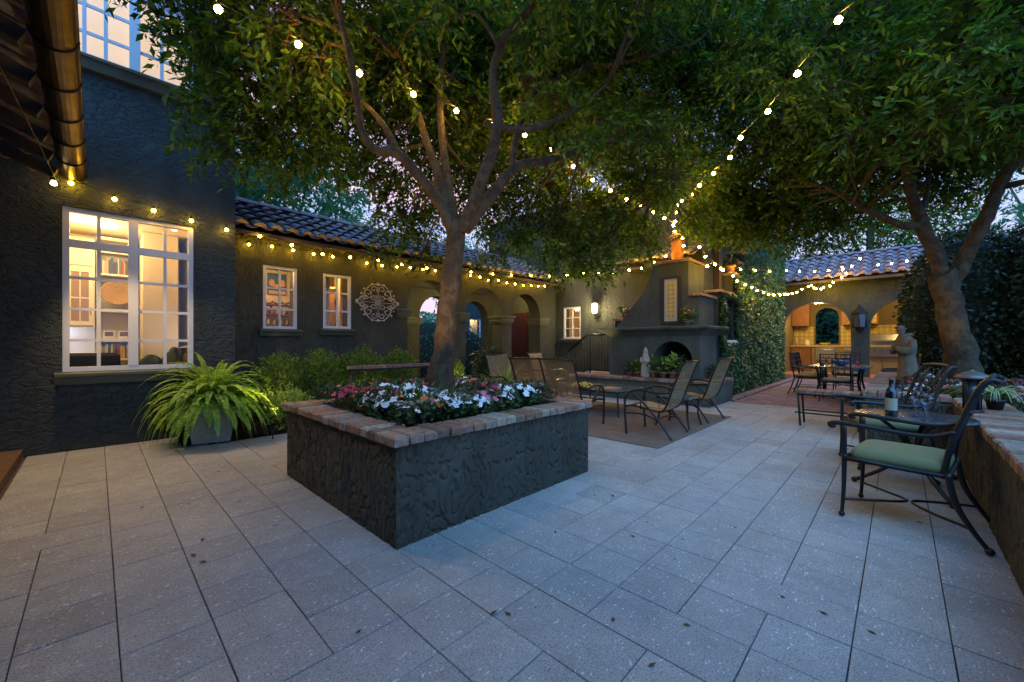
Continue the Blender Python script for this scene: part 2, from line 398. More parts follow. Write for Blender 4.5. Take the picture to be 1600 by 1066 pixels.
m = mat('copper', (.2, .12, .05), .38, 1.0); q = MN(m); q.bump(q.noise(q.wcoord((3, 30, 30)), 2, 4), .25, .004)
q.color(q.ramp(q.noise(q.wcoord(), 6, 5), [(.3, (.06, .035, .016)), (.7, (.16, .10, .04))])); M['copper'] = m
def m_thin_glass(name, tint=(1, 1, 1), refl=1.0):
    m = bpy.data.materials.new(name); m.use_nodes = True; t = m.node_tree; t.nodes.clear(); n = t.nodes.new
    o = n('ShaderNodeOutputMaterial'); tr = n('ShaderNodeBsdfTransparent'); tr.inputs[0].default_value = (*tint, 1)
    gl = n('ShaderNodeBsdfGlossy'); gl.inputs['Roughness'].default_value = .02; fr = n('ShaderNodeFresnel'); fr.inputs[0].default_value = 1.45
    mu_ = n('ShaderNodeMath'); mu_.operation = 'MULTIPLY'; mu_.inputs[1].default_value = refl; t.links.new(fr.outputs[0], mu_.inputs[0])
    mi = n('ShaderNodeMixShader'); t.links.new(mu_.outputs[0], mi.inputs[0]); t.links.new(tr.outputs[0], mi.inputs[1]); t.links.new(gl.outputs[0], mi.inputs[2]); t.links.new(mi.outputs[0], o.inputs[0]); return m
M['glass'] = m_thin_glass('window_glass'); M['wineglass'] = m_thin_glass('wine_glass', (.97, .98, 1.0), .8)
M['bulb'] = mat('glowing_bulb', (1, .8, .5), .4, em=(1.0, .58, .055), ems=260)
M['bulb_warm'] = mat('glowing_amber_bulb', (1, .8, .5), .4, em=(1.0, .52, .028), ems=115)
M['lamp'] = mat('glowing_lamp', (1, .9, .7), .4, em=(1.0, .74, .40), ems=14)
def m_sling():
    m = bpy.data.materials.new('woven_sling'); m.use_nodes = True; t = m.node_tree; b = t.nodes['Principled BSDF']; q = MN(m)
    b.inputs['Roughness'].default_value = .6
    c = q.coord((1, 1, 1)); ck = q.n('ShaderNodeTexChecker'); ck.inputs['Scale'].default_value = 95; ck.inputs[1].default_value = (.44, .25, .11, 1); ck.inputs[2].default_value = (.28, .155, .065, 1); q.l(c, ck.inputs[0])
    q.color(ck.outputs[0]); v = q.n('ShaderNodeTexChecker'); v.inputs['Scale'].default_value = 62; q.l(q.coord((1, 1, 1)), v.inputs[0])
    tr = q.n('ShaderNodeBsdfTransparent'); ms = q.n('ShaderNodeMixShader'); q.l(q.math('MULTIPLY', v.outputs['Fac'], .75), ms.inputs[0])
    q.l(b.outputs[0], ms.inputs[1]); q.l(tr.outputs[0], ms.inputs[2]); q.l(ms.outputs[0], t.nodes['Material Output'].inputs[0]); return m
M['sling'] = m_sling()
m = mat('cabinet_wood', (.24, .10, .04), .4); q = MN(m); q.color(q.ramp(q.noise(q.wcoord((3, 3, .6)), 8, 4, .6, 1), [(.3, (.22, .09, .03)), (.7, (.36, .17, .07))])); M['wood'] = m
m = mat('mahogany_door', (.035, .006, .004), .4); M['mahogany'] = m
M['steel'] = mat('stainless_steel', (.55, .55, .55), .3, .9)
M['glasstop'] = mat('teal_glass_top', (.10, .16, .16), .12, spec=.8)

m = mat('woven_rug', (.2, .14, .1), .95, spec=.1); q = MN(m); wv = q.n('ShaderNodeTexWave'); wv.inputs['Scale'].default_value = 28; wv.inputs['Distortion'].default_value = .6; q.l(q.wcoord(), wv.inputs['Vector'])
q.color(q.mix(1, q.ramp(wv.outputs[0], [(.2, (.15, .105, .078)), (.8, (.24, .18, .135))]), q.ramp(q.noise(q.wcoord(), 5, 4), [(.3, (.8, .8, .8)), (.7, (1.1, 1.1, 1.1))]), 'MULTIPLY')); q.bump(wv.outputs[0], .5, .004); M['rug'] = m
def m_tilework(name, c1, c2, c3, sc):
    m = mat(name, c1, .3); q = MN(m); c = q.wcoord((sc, sc, sc))
    f = q.n('ShaderNodeVectorMath', operation='FRACTION'); q.l(c, f.inputs[0])
    s_ = q.n('ShaderNodeVectorMath', operation='SUBTRACT'); q.l(f.outputs[0], s_.inputs[0]); s_.inputs[1].default_value = (.5, .5, .5)
    sp = q.n('ShaderNodeSeparateXYZ'); q.l(s_.outputs[0], sp.inputs[0])
    ay = q.math('ABSOLUTE', sp.outputs[1]); az = q.math('ABSOLUTE', sp.outputs[2])
    di = q.math('ADD', ay, az); rd = q.math('SQRT', q.math('ADD', q.math('MULTIPLY', ay, ay), q.math('MULTIPLY', az, az)))
    a = q.mix(q.math('LESS_THAN', di, .26), c1, c2)
    a = q.mix(q.math('MULTIPLY', q.math('GREATER_THAN', rd, .36), q.math('LESS_THAN', rd, .44)), a, c3)
    a = q.mix(q.math('LESS_THAN', rd, .09), a, c1); mxm = q.math('MAXIMUM', ay, az)
    a = q.mix(q.math('GREATER_THAN', mxm, .475), a, (.5, .48, .42))
    q.color(a); return m
M['tw_kitchen'] = m_tilework('painted_kitchen_tile', (.75, .55, .12), (.08, .06, .04), (.10, .07, .03), 6.2)
M['tw_panel'] = m_tilework('painted_panel_tile', (.90, .62, .16), (.16, .10, .05), (.18, .18, .10), 10.5)
M['tw_border'] = m_tilework('painted_border_tile', (.75, .72, .62), (.50, .30, .10), (.12, .16, .14), 21)
M['blue'] = mat('blue_glaze', (.02, .12, .28), .1)
M['teal_fab'] = mat('teal_fabric', (.02, .04, .05), .9)
M['darkroom'] = mat('firebox_black', (.008, .008, .008), .95)

# ================================================================== SETTING
g = MB(); g.quad([(-120, -120, -.06), (120, -120, -.06), (120, 120, -.06), (-120, 120, -.06)]); struct('ground', g, M['ground'])
g = MB(); g.quad([(-6, -8, -.014), (9.56, -8, -.014), (9.56, 9.5, -.014), (-6, 9.5, -.014)]); struct('patio_base', g, M['grout'])
# patio slabs on a 0.30 m grid with some double and large slabs
PG = .30; X0 = -.535; Y0 = -.458
nx, ny = 34, 25
used = [[False] * ny for _ in range(nx)]
g = MB(); gap = .0017
for i in range(nx):
    for j in range(ny):
        if used[i][j]: continue
        r = random.random(); wx, wy = 1, 1
        free = lambda a, b: a < nx and b < ny and not used[a][b]
        if r < .05 and free(i + 1, j): wx = 2
        elif r < .11 and free(i, j + 1): wy = 2
        elif r < .12 and free(i + 1, j) and free(i, j + 1) and free(i + 1, j + 1): wx = wy = 2
        for a in range(wx):
            for b in range(wy): used[i + a][j + b] = True
        x0 = X0 + i * PG; x1 = min(X0 + (i + wx) * PG, 9.55); y0 = Y0 + j * PG; y1 = min(Y0 + (j + wy) * PG, 6.945)
        if x0 > 9.5 or y0 > 6.9: continue
        if x0 > .7 and y0 > 6.1: continue
        if x0 > .7: y1 = min(y1, 6.20)
        if x0 < 2.9 and x0 > 1.5 and y0 > 2.5 and y0 < 3.6: continue
        dz = random.uniform(-.0012, .0012)
        gg = [gap + random.uniform(0, .0010) for _ in range(4)]
        g.cbox(x0 + gg[0], y0 + gg[1], -.03, x1 - gg[2], y1 - gg[3], dz, .0022)
struct('patio_paving', g, M['paver'])
# slabs behind the viewer as plain paving
g = MB(); g.cbox(-4, -8, -.03, 9.5, -3.2, -.002); g.cbox(-6, -8, -.03, -4, 9, -.002); struct('side_paving', g, M['paver'])
g = MB()
xx = 9.57; i = 0
while xx < 17.35:
    yy = -1.6 - (i % 2) * .1
    while yy < 2.58:
        g.cbox(xx, yy, -.04, min(xx + .098, 17.38), min(yy + .196, 2.58), random.uniform(-.002, .003), .006, .001); yy += .203
    xx += .104; i += 1
struct('brick_path', g, M['brick_pave'])
g = MB(); yy = 2.60
xx = 9.60
while xx < 17.3: g.cbox(xx, 2.60, -.04, xx + .098, 2.80, .035 + random.uniform(-.004, .004), .008, .002); xx += .105
for k in range(24): g.cbox(9.44, 0.02 + k * .108 - .0, -.04, 9.56, .118 + k * .108, .004, .006, .001)
struct('brick_edging', g, M['brick_pave'])
# planting bed along the wing
g = MB(); nxb, nyb = 70, 12
gx = [.72 + i * (9.0 - .72) / nxb for i in range(nxb + 1)]
for i in range(nxb):
    for j in range(nyb):
        def hh(a, b): return .012 + .05 * math.sin(PI * min(1, b / nyb * 1.6) / 2) + .012 * math.sin(a * 2.1) * math.cos(b * 1.7 + a)
        y_ = lambda b: 6.21 + b * (7.6 - 6.21) / nyb
        g.quad([(gx[i], y_(j), hh(i, j)), (gx[i + 1], y_(j), hh(i + 1, j)), (gx[i + 1], y_(j + 1), hh(i + 1, j + 1)), (gx[i], y_(j + 1), hh(i, j + 1))], True)
struct('planting_bed_soil', g, M['soil'])
n = 5200; c = np.stack([RNG.uniform(.70, 5.5, n), 6.17 + RNG.uniform(0, 1, n) ** 1.3 * 1.3, RNG.uniform(.045, .075, n)], 1)
c[:, 2] = np.where(c[:, 1] < 6.3, .02 + (c[:, 1] - 6.17) * .2, c[:, 2])
ax = nrm(RNG.normal(size=(n, 3)) * [1, 1, .25]); no = nrm(RNG.normal(size=(n, 3)) * .4 + [0, 0, 1])
tag(link('bark_mulch', quads_mesh('bark_mulch', leaves_at(c, ax, no, RNG.uniform(.02, .055, n), RNG.uniform(.012, .022, n))), M['mulch']), kind='stuff')

# ------------------------------------------------------------------ wall helpers
def to3(pl, at):
    if pl == 'Y': return lambda u, w_, d: (u, at + d, w_)
    return lambda u, w_, d: (at + d, u, w_)
def ubox(mb, pl, at, u0, u1, d0, d1, z0, z1):
    if pl == 'Y': mb.box(u0, at + d0, z0, u1, at + d1, z1)
    else: mb.box(at + d0, u0, z0, at + d1, u1, z1)
def rect(u0, u1, z0, z1): return [(u0, z0), (u1, z0), (u1, z1), (u0, z1)]
def arch(u0, u1, z0, spring, n=22, k=1.0):
    r = (u1 - u0) / 2; c_ = (u0 + u1) / 2
    return [(u0, z0), (u1, z0)] + [(c_ + r * math.cos(PI * i / n), spring + r * k * math.sin(PI * i / n)) for i in range(n + 1)]
def wall(root, pl, at, th, outer, holes, m, name='wall'):
    mb = MB(); mb.prism(outer, holes, to3(pl, at), th); return wpart(name, mb, m, root)
def window(root, pl, at, u0, u1, z0, z1, us=(), zs=(), fw=.05, mw=.022, m=None, d=.03, thick_us=(), thick_zs=(), dirn=1):
    mb = MB(); m = m or M['white']; D0, D1 = (d, d + .06) if dirn > 0 else (-d - .06, -d)
    ubox(mb, pl, at, u0, u0 + fw, D0, D1, z0, z1); ubox(mb, pl, at, u1 - fw, u1, D0, D1, z0, z1)
    ubox(mb, pl, at, u0 + fw, u1 - fw, D0, D1, z0, z0 + fw); ubox(mb, pl, at, u0 + fw, u1 - fw, D0, D1, z1 - fw, z1)
    e_ = .012 * dirn
    for u in thick_us: ubox(mb, pl, at, u - fw * .85, u + fw * .85, D0 - e_ * .5, D1 - .002, z0 + fw, z1 - fw)
    for z in thick_zs: ubox(mb, pl, at, u0 + fw, u1 - fw, D0 - e_ * .25, D1 - .004, z - fw * .8, z + fw * .8)
    for u in us: ubox(mb, pl, at, u - mw / 2, u + mw / 2, D0 + .014, D1 - .016, z0 + fw, z1 - fw)
    for z in zs: ubox(mb, pl, at, u0 + fw, u1 - fw, D0 + .017, D1 - .018, z - mw / 2, z + mw / 2)
    wd = wpart('window', mb, m, root)
    gl = MB(); dm = (D0 + D1) / 2
    f3 = to3(pl, at); gl.quad([f3(u0 + .01, z0 + .01, dm), f3(u1 - .01, z0 + .01, dm), f3(u1 - .01, z1 - .01, dm), f3(u0 + .01, z1 - .01, dm)])
    wpart('pane', gl, M['glass'], wd); return wd
def sill(root, pl, at, u0, u1, z1, m, h=.12, pr=.10):
    mb = MB(); f3 = to3(pl, at)
    prof = [(0, z1), (-pr, z1 - .015), (-pr, z1 - .045), (-pr * .75, z1 - .06), (-pr * .55, z1 - h), (0, z1 - h)]
    n = len(prof)
    a = [f3(u0, z, d) for d, z in prof]; b = [f3(u1, z, d) for d, z in prof]
    for i in range(n): mb.quad([a[i], a[(i + 1) % n], b[(i + 1) % n], b[i]])
    mb.quad(a[::-1]); mb.quad(b); return wpart('sill', mb, m, root)
def tile_roof(mbt, mbm, A, a, b, pitch, length, run, sp=.235, ex=.36):
    A = Vector(A); a = Vector(a); b = Vector(b); sl = math.hypot(1, pitch); up = Vector((b.x, b.y, pitch)) / sl
    nn = a.cross(up); nn = nn if nn.z > 0 else -nn; nn.normalize()
    nc = int(length / sp); rows = int(math.ceil(run * sl / ex))
    for i in range(nc):
        for rr in range(rows):
            s0 = rr * ex - .02 * (rr > 0); ln = ex + .05
            if s0 + ln > run * sl + .06: ln = run * sl + .06 - s0
            if ln < .05: continue
            jx = random.uniform(-.008, .008); jz = random.uniform(-.004, .006); rot = random.uniform(-.008, .008)
            for kind in (0, 1):
                cc = A + a * (sp * (i + (.5 if kind == 0 else 0)) + jx) + up * s0 + nn * ((.018 if kind == 0 else -.01) + jz)
                r0, r1 = (.098, .078) if kind == 0 else (.095, .085); th = .016
                sg = 1 if kind == 0 else -1; K = 7; base = len(mbt.v)
                for end in (0, 1):
                    r = r0 if end == 0 else r1
                    o = cc + up * (ln * end) + a * (rot * end) + nn * (.035 if end == 0 else .004) * (1 if kind == 0 else 1)
                    for rad in (r, r - th):
                        for k in range(K):
                            an = PI * k / (K - 1)
                            mbt.v.append(tuple(o + a * math.cos(an) * rad + nn * (sg * math.sin(an) * rad * (.72 if kind == 0 else .45) + (0 if kind == 0 else .03))))
                for k in range(K - 1):
                    mbt.f.append((base + k, base + k + 1, base + 2 * K + k + 1, base + 2 * K + k)); mbt.sm.append(True)
                    mbt.f.append((base + K + k + 1, base + K + k, base + 3 * K + k, base + 3 * K + k + 1)); mbt.sm.append(True)
                    mbt.f.append((base + k + 1, base + k, base + K + k, base + K + k + 1)); mbt.sm.append(False)
                if kind == 0 and rr == 0 and mbm is not None:
                    o = cc + up * .012 + nn * .035; r = r0 - th - .002
                    mbm.quad([o + a * math.cos(PI * k / 8) * r + nn * math.sin(PI * k / 8) * r * .72 for k in range(9)])
def ridge_tiles(mbt, A, a, length):
    A = Vector(A); a = Vector(a); q_ = Vector((-a.y, a.x, 0)); n = int(length / .36)
    for i in range(n):
        o = A + a * i * .36; base = len(mbt.v); K = 7
        for end in (0, 1):
            r = .12 if end == 0 else .10
            for k in range(K):
                an = PI * k / (K - 1); mbt.v.append(tuple(o + a * (.4 * end) + q_ * math.cos(an) * r + Vector((0, 0, math.sin(an) * r * .8 + (.01 if end == 0 else 0)))))
        for k in range(K - 1): mbt.f.append((base + k, base + k + 1, base + K + k + 1, base + K + k)); mbt.sm.append(True)
def point(name, loc, W, col, r=.06, parent=None):
    l = bpy.data.lights.new(name, 'POINT'); l.energy = W; l.color = col; l.shadow_soft_size = r
    o = bpy.data.objects.new(name, l); COL.objects.link(o); o.location = loc; return o
def open_room(root, x0, x1, y0, y1, z0, z1, t=.04, skip='', m=None, floor=None):   # interior lining, wall named in skip left open
    m = m or M['cream']
    mb = MB()
    if 'W' not in skip: mb.box(x0 - t, y0, z0, x0, y1, z1)
    if 'E' not in skip: mb.box(x1, y0, z0, x1 + t, y1, z1)
    if 'S' not in skip: mb.box(x0 - t, y0 - t, z0, x1 + t, y0, z1)
    if 'N' not in skip: mb.box(x0 - t, y1, z0, x1 + t, y1 + t, z1)
    mb.box(x0 - t, y0 - t, z1, x1 + t, y1 + t, z1 + t)
    wpart('interior_wall', mb, m, root)
    mb = MB(); mb.box(x0 - t, y0 - t, z0 - t, x1 + t, y1 + t, z0 - .002); wpart('interior_floor', mb, floor or M['wood'], root)

# ------------------------------------------------------------------ two-storey house (left)
H = thing('two_storey_house', 'tall dark stucco house block with the big lit white window at far left', 'house', (-.5, 8.5, 0))
wall(H, 'Y', 6.95, .25, rect(-3.2, 1.40, -.05, 7.4), [rect(-.275, .925, .92, 2.85), rect(-.42, .925, 4.66, 6.35)], M['stucco_house'])
mb = MB(); mb.box(1.15, 7.2, -.05, 1.399, 12, 7.4); mb.box(-3.2, 11.8, -.05, 1.15, 12, 7.4); mb.box(-3.2, 7.2, -.05, -3.0, 11.8, 7.4); mb.box(-3.2, 6.96, 7.4, 1.4, 12, 7.6); wpart('side_wall', mb, M['stucco_house'], H)
wd = window(H, 'Y', 6.95, -.275, .925, .92, 2.85, us=(.02, .63), zs=(1.29, 1.66, 2.03), thick_us=(.325,), thick_zs=(2.43,), fw=.055, mw=.034)
sill(H, 'Y', 6.95, -.33, .98, .915, M['stucco_fine'], .14, .12)
window(H, 'Y', 6.95, -.42, .925, 4.66, 6.35, us=(-.10, .08, .60), zs=(4.98, 5.31, 5.64, 5.97), thick_us=(.34,), fw=.06, mw=.036)
sill(H, 'Y', 6.95, -.5, 1.0, 4.655, M['stucco_fine'], .16, .12)
# ground floor study
open_room(H, -2.6, 1.12, 7.21, 10.0, .30, 3.1, skip='S')
mb = MB(); mb.box(.53, 8.95, .30, .98, 9.99, 3.09); wpart('chimney_breast', mb, M['cream'], H)
mb = MB(); mb.box(-2.6, 7.212, .262, 1.12, 7.23, .92); mb.box(-2.6, 7.212, .3, -.30, 7.23, 3.1); mb.box(-.29, 7.212, 2.86, 1.12, 7.23, 3.1); wpart('lining', mb, M['cream'], H)
cb = thing('wall_cabinet', 'cream wall cabinet with glass doors behind left panes of the big window', 'cabinet', (-.5, 9.8, 1.5))
mb = MB(); mb.box(-1.6, 9.68, 1.52, -.02, 9.985, 3.0); wpart('carcass', mb, M['creamw'], cb)
for i in range(5):
    x0 = -1.58 + i * .312
    mb = MB(); mb.box(x0, 9.655, 1.55, x0 + .045, 9.678, 2.5); mb.box(x0 + .245, 9.655, 1.55, x0 + .29, 9.678, 2.5); mb.box(x0 + .045, 9.655, 1.55, x0 + .245, 9.678, 1.62); mb.box(x0 + .045, 9.655, 2.43, x0 + .245, 9.678, 2.5)
    mb.box(x0 + .045, 9.66, 1.99, x0 + .245, 9.676, 2.01); mb.box(x0 + .138, 9.66, 1.62, x0 + .152, 9.675, 2.43)
    mb.box(x0, 9.655, 2.54, x0 + .29, 9.678, 2.92); dr = wpart('cabinet_door', mb, M['creamw'], cb)
    k = MB(); k.box(x0 + .046, 9.668, 1.621, x0 + .244, 9.6795, 2.429); wpart('glass', k, mat('cabinet_glass_%d' % i, (.30, .18, .07), .15), dr)
    k = MB(); k.box(x0 + .262, 9.64, 1.72, x0 + .272, 9.655, 1.85); wpart('handle', k, M['black'], dr)
mb = MB(); mb.box(-1.6, 9.3, .3, -.02, 9.98, 1.06); cu = solo('base_cabinet', mb, M['creamw'], 'cream base cabinet with pale counter under the glass-door wall cabinet', 'cabinet', (-.8, 9.6, .3))
mb = MB(); mb.box(-1.62, 9.26, 1.06, 0, 9.985, 1.10); wpart('counter', mb, M['whitewall'], cu)
mb = MB(); mb.box(-1.6, 9.975, 1.10, -.02, 9.996, 1.52); wpart('backsplash', mb, M['whitewall'], H)
bs = thing('bookcase', 'cream built-in bookcase with books and basket seen through the big window', 'bookcase', (.23, 9.8, .3))
mb = MB(); mb.box(.0, 9.62, .3, .03, 9.98, 3.0); mb.box(.45, 9.62, .3, .50, 9.98, 3.0); mb.box(.03, 9.95, .3, .45, 9.985, 3.0); mb.box(0, 9.62, 3.0, .5, 9.98, 3.05); wpart('carcass', mb, M['creamw'], bs)
SH = (.62, .98, 1.34, 1.80, 2.42, 2.80)
for z in SH:
    mb = MB(); mb.box(.031, 9.63, z - .015, .449, 9.949, z + .015); wpart('shelf', mb, M['creamw'], bs)
bc = [(.30, .04, .03), (.05, .07, .12), (.35, .28, .18), (.10, .12, .08), (.42, .30, .10), (.06, .05, .05), (.5, .45, .4)]
bmats = [mat('book_cloth_%d' % i, c_, .7) for i, c_ in enumerate(bc)]
def books(z, x0, x1, y, hmin, hmax, label, grp):
    x = x0
    while x < x1 - .03:
        t_ = random.uniform(.016, .038); h = random.uniform(hmin, hmax); mb = MB()
        mb.box(x, y, z, x + t_ - .002, y + .17, z + h); mb.box(x + .003, y + .003, z + h, x + t_ - .005, y + .168, z + h + .001)
        solo('book', mb, random.choice(bmats), label, 'book', (x, y, z), grp); x += t_
books(.996, .05, .43, 9.68, .19, .28, 'upright book in the lower row of the bookcase', 'lower row of books')
books(2.436, .05, .43, 9.68, .20, .30, 'upright book in the upper row of the bookcase', 'upper row of books')
mb = MB(); T = Matrix.Translation((.25, 9.66, 2.10)) @ Matrix.Rotation(R(80), 4, 'X')
mb.lathe([(.01, 0), (.12, .01), (.19, .04), (.215, .09), (.20, .09), (.11, .03), (.01, .02)], (0, 0, 0), 28, M=T, capb=False, capt=False)
solo('woven_basket', mb, m_noise('basket_weave', (.28, .16, .04), (.45, .28, .09), 60), 'round golden woven basket standing on the bookcase shelf', 'basket', (.25, 9.66, 1.9))
for k, xx in enumerate((.08, .26)):
    mb = MB(); mb.box(xx, 9.68, 1.358, xx + .14, 9.70, 1.47); f_ = solo('photo_frame', mb, M['white'], 'small white picture frame on bookcase shelf, ' + ('left' if k == 0 else 'right') + ' of the two', 'picture frame', (xx, 9.68, 1.35))
    mb = MB(); mb.box(xx + .018, 9.676, 1.376, xx + .122, 9.679, 1.452); wpart('photo', mb, mat('photo_grey', (.12, .10, .09), .5), f_)
mb = MB(); mb.tube([(.08, 9.75, 2.82), (.2, 9.75, 2.9), (.4, 9.75, 2.82)], .05, 8); solo('driftwood', mb, M['wood'], 'brown carved ornament on the top bookcase shelf', 'ornament', (.2, 9.75, 2.8))
mb = MB(); mb.box(1.085, 8.0, 1.55, 1.118, 8.75, 2.45); pf = solo('wall_picture', mb, M['wood_dark'], 'dark framed picture on the right wall of the study', 'picture', (1.1, 8.4, 1.55))
mb = MB(); mb.box(1.076, 8.1, 1.65, 1.084, 8.65, 2.35); wpart('canvas', mb, mat('picture_umber', (.16, .09, .04), .6), pf)
def cabin_sofa():
    t = thing('armchair', 'dark navy upholstered armchair behind lower left panes of the big window', 'armchair', (-.12, 8.6, .3))
    mb = MB(); mb.cbox(-.65, 8.15, .42, .22, 8.95, .72, .03); wpart('seat', mb, mat('navy_cloth', (.012, .014, .02), .9), t)
    mb = MB(); mb.cbox(-.68, 8.02, .40, .24, 8.14, 1.12, .04); wpart('backrest', mb, mat('navy_cloth_back', (.014, .016, .022), .9), t)
    mb = MB(); mb.cbox(.23, 8.16, .40, .33, 8.95, .92, .03); wpart('armrest', mb, mat('navy_cloth_arm', (.03, .04, .05), .9), t)
    for xx in (-.6, .25):
        for yy in (8.1, 8.85): mb = MB(); mb.tube([(xx, yy, .3), (xx, yy, .42)], .025); wpart('leg', mb, M['wood_dark'], t)
cabin_sofa()
# side table with cloth pile and vase
t = thing('side_table', 'low table with pale top behind lower right panes of the big window', 'table', (.75, 8.1, .3))
mb = MB(); mb.box(.40, 7.75, .86, 1.08, 8.4, .90); wpart('tabletop', mb, M['creamw'], t)
for xx in (.45, 1.03):
    for yy in (7.8, 8.35): mb = MB(); mb.box(xx - .02, yy - .02, .3, xx + .02, yy + .02, .86); wpart('leg', mb, M['creamw'], t)
def drape(cx, cy, cz, rx, ry, h, seed, m, name, label):
    rg = random.Random(seed); mb = MB(); K, Rr = 26, 9; n0 = 0
    for i in range(Rr + 1):
        for k in range(K):
            an = 2 * PI * k / K; f_ = i / Rr
            rr = math.sin(f_ * PI / 2) * (1 + .12 * math.sin(an * 5 + seed) + .06 * math.sin(an * 11))
            mb.v.append((cx + rx * rr * math.cos(an), cy + ry * rr * math.sin(an), cz + h * math.cos(f_ * PI / 2) * (1 + .15 * math.sin(an * 3 + f_ * 5))))
    for i in range(Rr):
        for k in range(K): a = i * K; mb.f.append((a + k, a + (k + 1) % K, a + K + (k + 1) % K, a + K + k)); mb.sm.append(True)
    return solo(name, mb, m, label, 'cloth', (cx, cy, cz))
drape(.56, 8.05, .902, .15, .2, .16, 1, M['teal_fab'], 'folded_blanket', 'dark teal blanket heaped left on the low table')
drape(.84, 8.1, .902, .15, .2, .26, 4, mat('grey_green_fabric', (.05, .065, .065), .9), 'draped_throw', 'taller grey green throw heaped beside the yellow vase')
mb = MB(); mb.lathe([(.04, 0), (.07, .03), (.085, .12), (.06, .2), (.035, .24), (.05, .27), (.13, .28), (.13, .29), (.03, .31)], (1.01, 8.0, .902), 18)
solo('table_vase', mb, m_noise('yellow_vase_glaze', (.55, .36, .05), (.25, .16, .04), 30, .3), 'yellow patterned vase with a wide pale lid on the low table', 'vase', (1.01, 8.0, .9))
mb = MB(); mb.lathe([(.11, 0), (.11, .012), (.09, .016)], (.13, 8.95, 3.08), 24); o = solo('ceiling_light', mb, M['lamp'], 'round bright ceiling light behind the upper left pane', 'ceiling light', (.13, 8.95, 3.09))
for k, (xx, yy) in enumerate(((.60, 8.3), (.88, 8.5))):
    mb = MB(); mb.lathe([(.03, 0), (.03, .006), (.02, .008)], (xx, yy, 3.09), 16); solo('recessed_spotlight', mb, M['lamp'], 'tiny recessed ceiling spotlight, ' + ('left' if k == 0 else 'right') + ' one behind upper right panes', 'spotlight', (xx, yy, 3.09))
point('study_light', (-.1, 8.75, 2.85), 58, (1.0, .73, .34), .25)
point('cabinet_light', (-.4, 9.75, 1.46), 1.6, (.75, .82, 1.0), .05)
point('corner_light', (.98, 8.6, 1.4), 1.2, (.8, .86, 1.0), .05)
# upper floor bedroom with self-glowing shade, roof reflection painted above it
open_room(H, -2.6, 1.12, 7.21, 9.2, 3.5, 6.6, skip='S')
mb = MB(); f3 = to3('Y', 7.16)
mb.box(-.52, 7.155, 4.5, 1.0, 7.165, 5.72); sh = wpart('roller_shade', mb, mat('self_lit_linen_shade', (.85, .68, .48), .9, em=(1.0, .66, .38), ems=.55), H)  # emission stands in for lamplight behind the shade
mb = MB(); mb.box(-.52, 7.15, 5.725, 1.0, 7.17, 6.5); m = mat('painted_roof_reflection', (.25, .22, .38), .9, em=(.20, .20, .42), ems=.25); q = MN(m); wv = q.n('ShaderNodeTexBrick'); wv.inputs['Scale'].default_value = 14; wv.inputs[1].default_value = (.30, .27, .42, 1); wv.inputs[2].default_value = (.22, .20, .34, 1); wv.inputs[3].default_value = (.10, .08, .16, 1)  # lavender brick pattern painted as the roof's reflection in the panes, with emission
cc_ = q.n('ShaderNodeMapping'); cc_.inputs['Rotation'].default_value = (R(90), 0, 0); q.l(q.wcoord(), cc_.inputs[0]); q.l(cc_.outputs[0], wv.inputs['Vector']); q.color(wv.outputs[0]); wpart('roof_reflection', mb, m, H)

# ------------------------------------------------------------------ porch (far left, overhead eave)
PW = thing('side_porch', 'dark tiled porch eave with copper gutter overhead at far left', 'porch', (-1.2, 3.5, 0))
mb = MB(); mb.box(-1.95, -4, 0, -1.7, 6.949, 3.6); wpart('wall', mb, M['stucco_house'], PW)
mb = MB(); mb.box(-1.7, -4, -.05, -.56, 6.94, .085); wpart('floor_slab', mb, m_noise('porch_floor_tile', (.10, .055, .03), (.17, .10, .055), 9), PW)
mb = MB(); tile_roof(mb, None, (-.30, -1.5, 3.28), (0, 1, 0), (-1, 0, 0), .42, 8.4, 2.2, .25); wpart('roof', mb, M['tile'], PW)
for k in range(15):
    y = -1.2 + k * .57
    mb = MB(); Mx = Matrix.Translation((-.30, y, 3.14)) @ Matrix.Rotation(-math.atan(.42) * -1, 4, 'Y')
    mb.box(-1.9, -.04, -.05, -.02, .04, .05, M=Matrix.Translation((-.30, y, 3.14)) @ Matrix.Rotation(math.atan(.42), 4, 'Y')); wpart('rafter', mb, M['wood_dark'], PW)
    mb = MB(); pp = [Vector((-.34, y + .045, 3.12)) + Vector((-.05 * i, 0, .02 * i + .035 * math.sin(i * 1.6))) for i in range(9)]
    mb.tube(pp, .011, 6); wpart('batten_edge', mb, M['terracotta'], PW)
mb = MB(); mb.box(-1.7, -4, 3.95, -.5, 6.94, 3.98, M=None); wpart('ceiling', mb, M['wood_dark'], PW)
mb = MB(); K = 12; r = .105
yy = [-1.5, 6.93]
for (ra, sgn) in ((r, 1), (r - .006, -1)):
    for i in range(K):
        a0, a1 = PI + PI * i / K, PI + PI * (i + 1) / K
        pts = [(-.19 + ra * math.cos(a0), yy[0], 3.24 + ra * math.sin(a0)), (-.19 + ra * math.cos(a1), yy[0], 3.24 + ra * math.sin(a1)), (-.19 + ra * math.cos(a1), yy[1], 3.24 + ra * math.sin(a1)), (-.19 + ra * math.cos(a0), yy[1], 3.24 + ra * math.sin(a0))]
        mb.quad(pts, True)
mb.quad([(-.19 + r * math.cos(PI + PI * i / K), yy[1], 3.24 + r * math.sin(PI + PI * i / K)) for i in range(K + 1)])
mb.tube([(-.085, yy[0], 3.245), (-.085, yy[1], 3.245)], .009, 6)
gt = wpart('gutter', mb, M['copper'], PW)
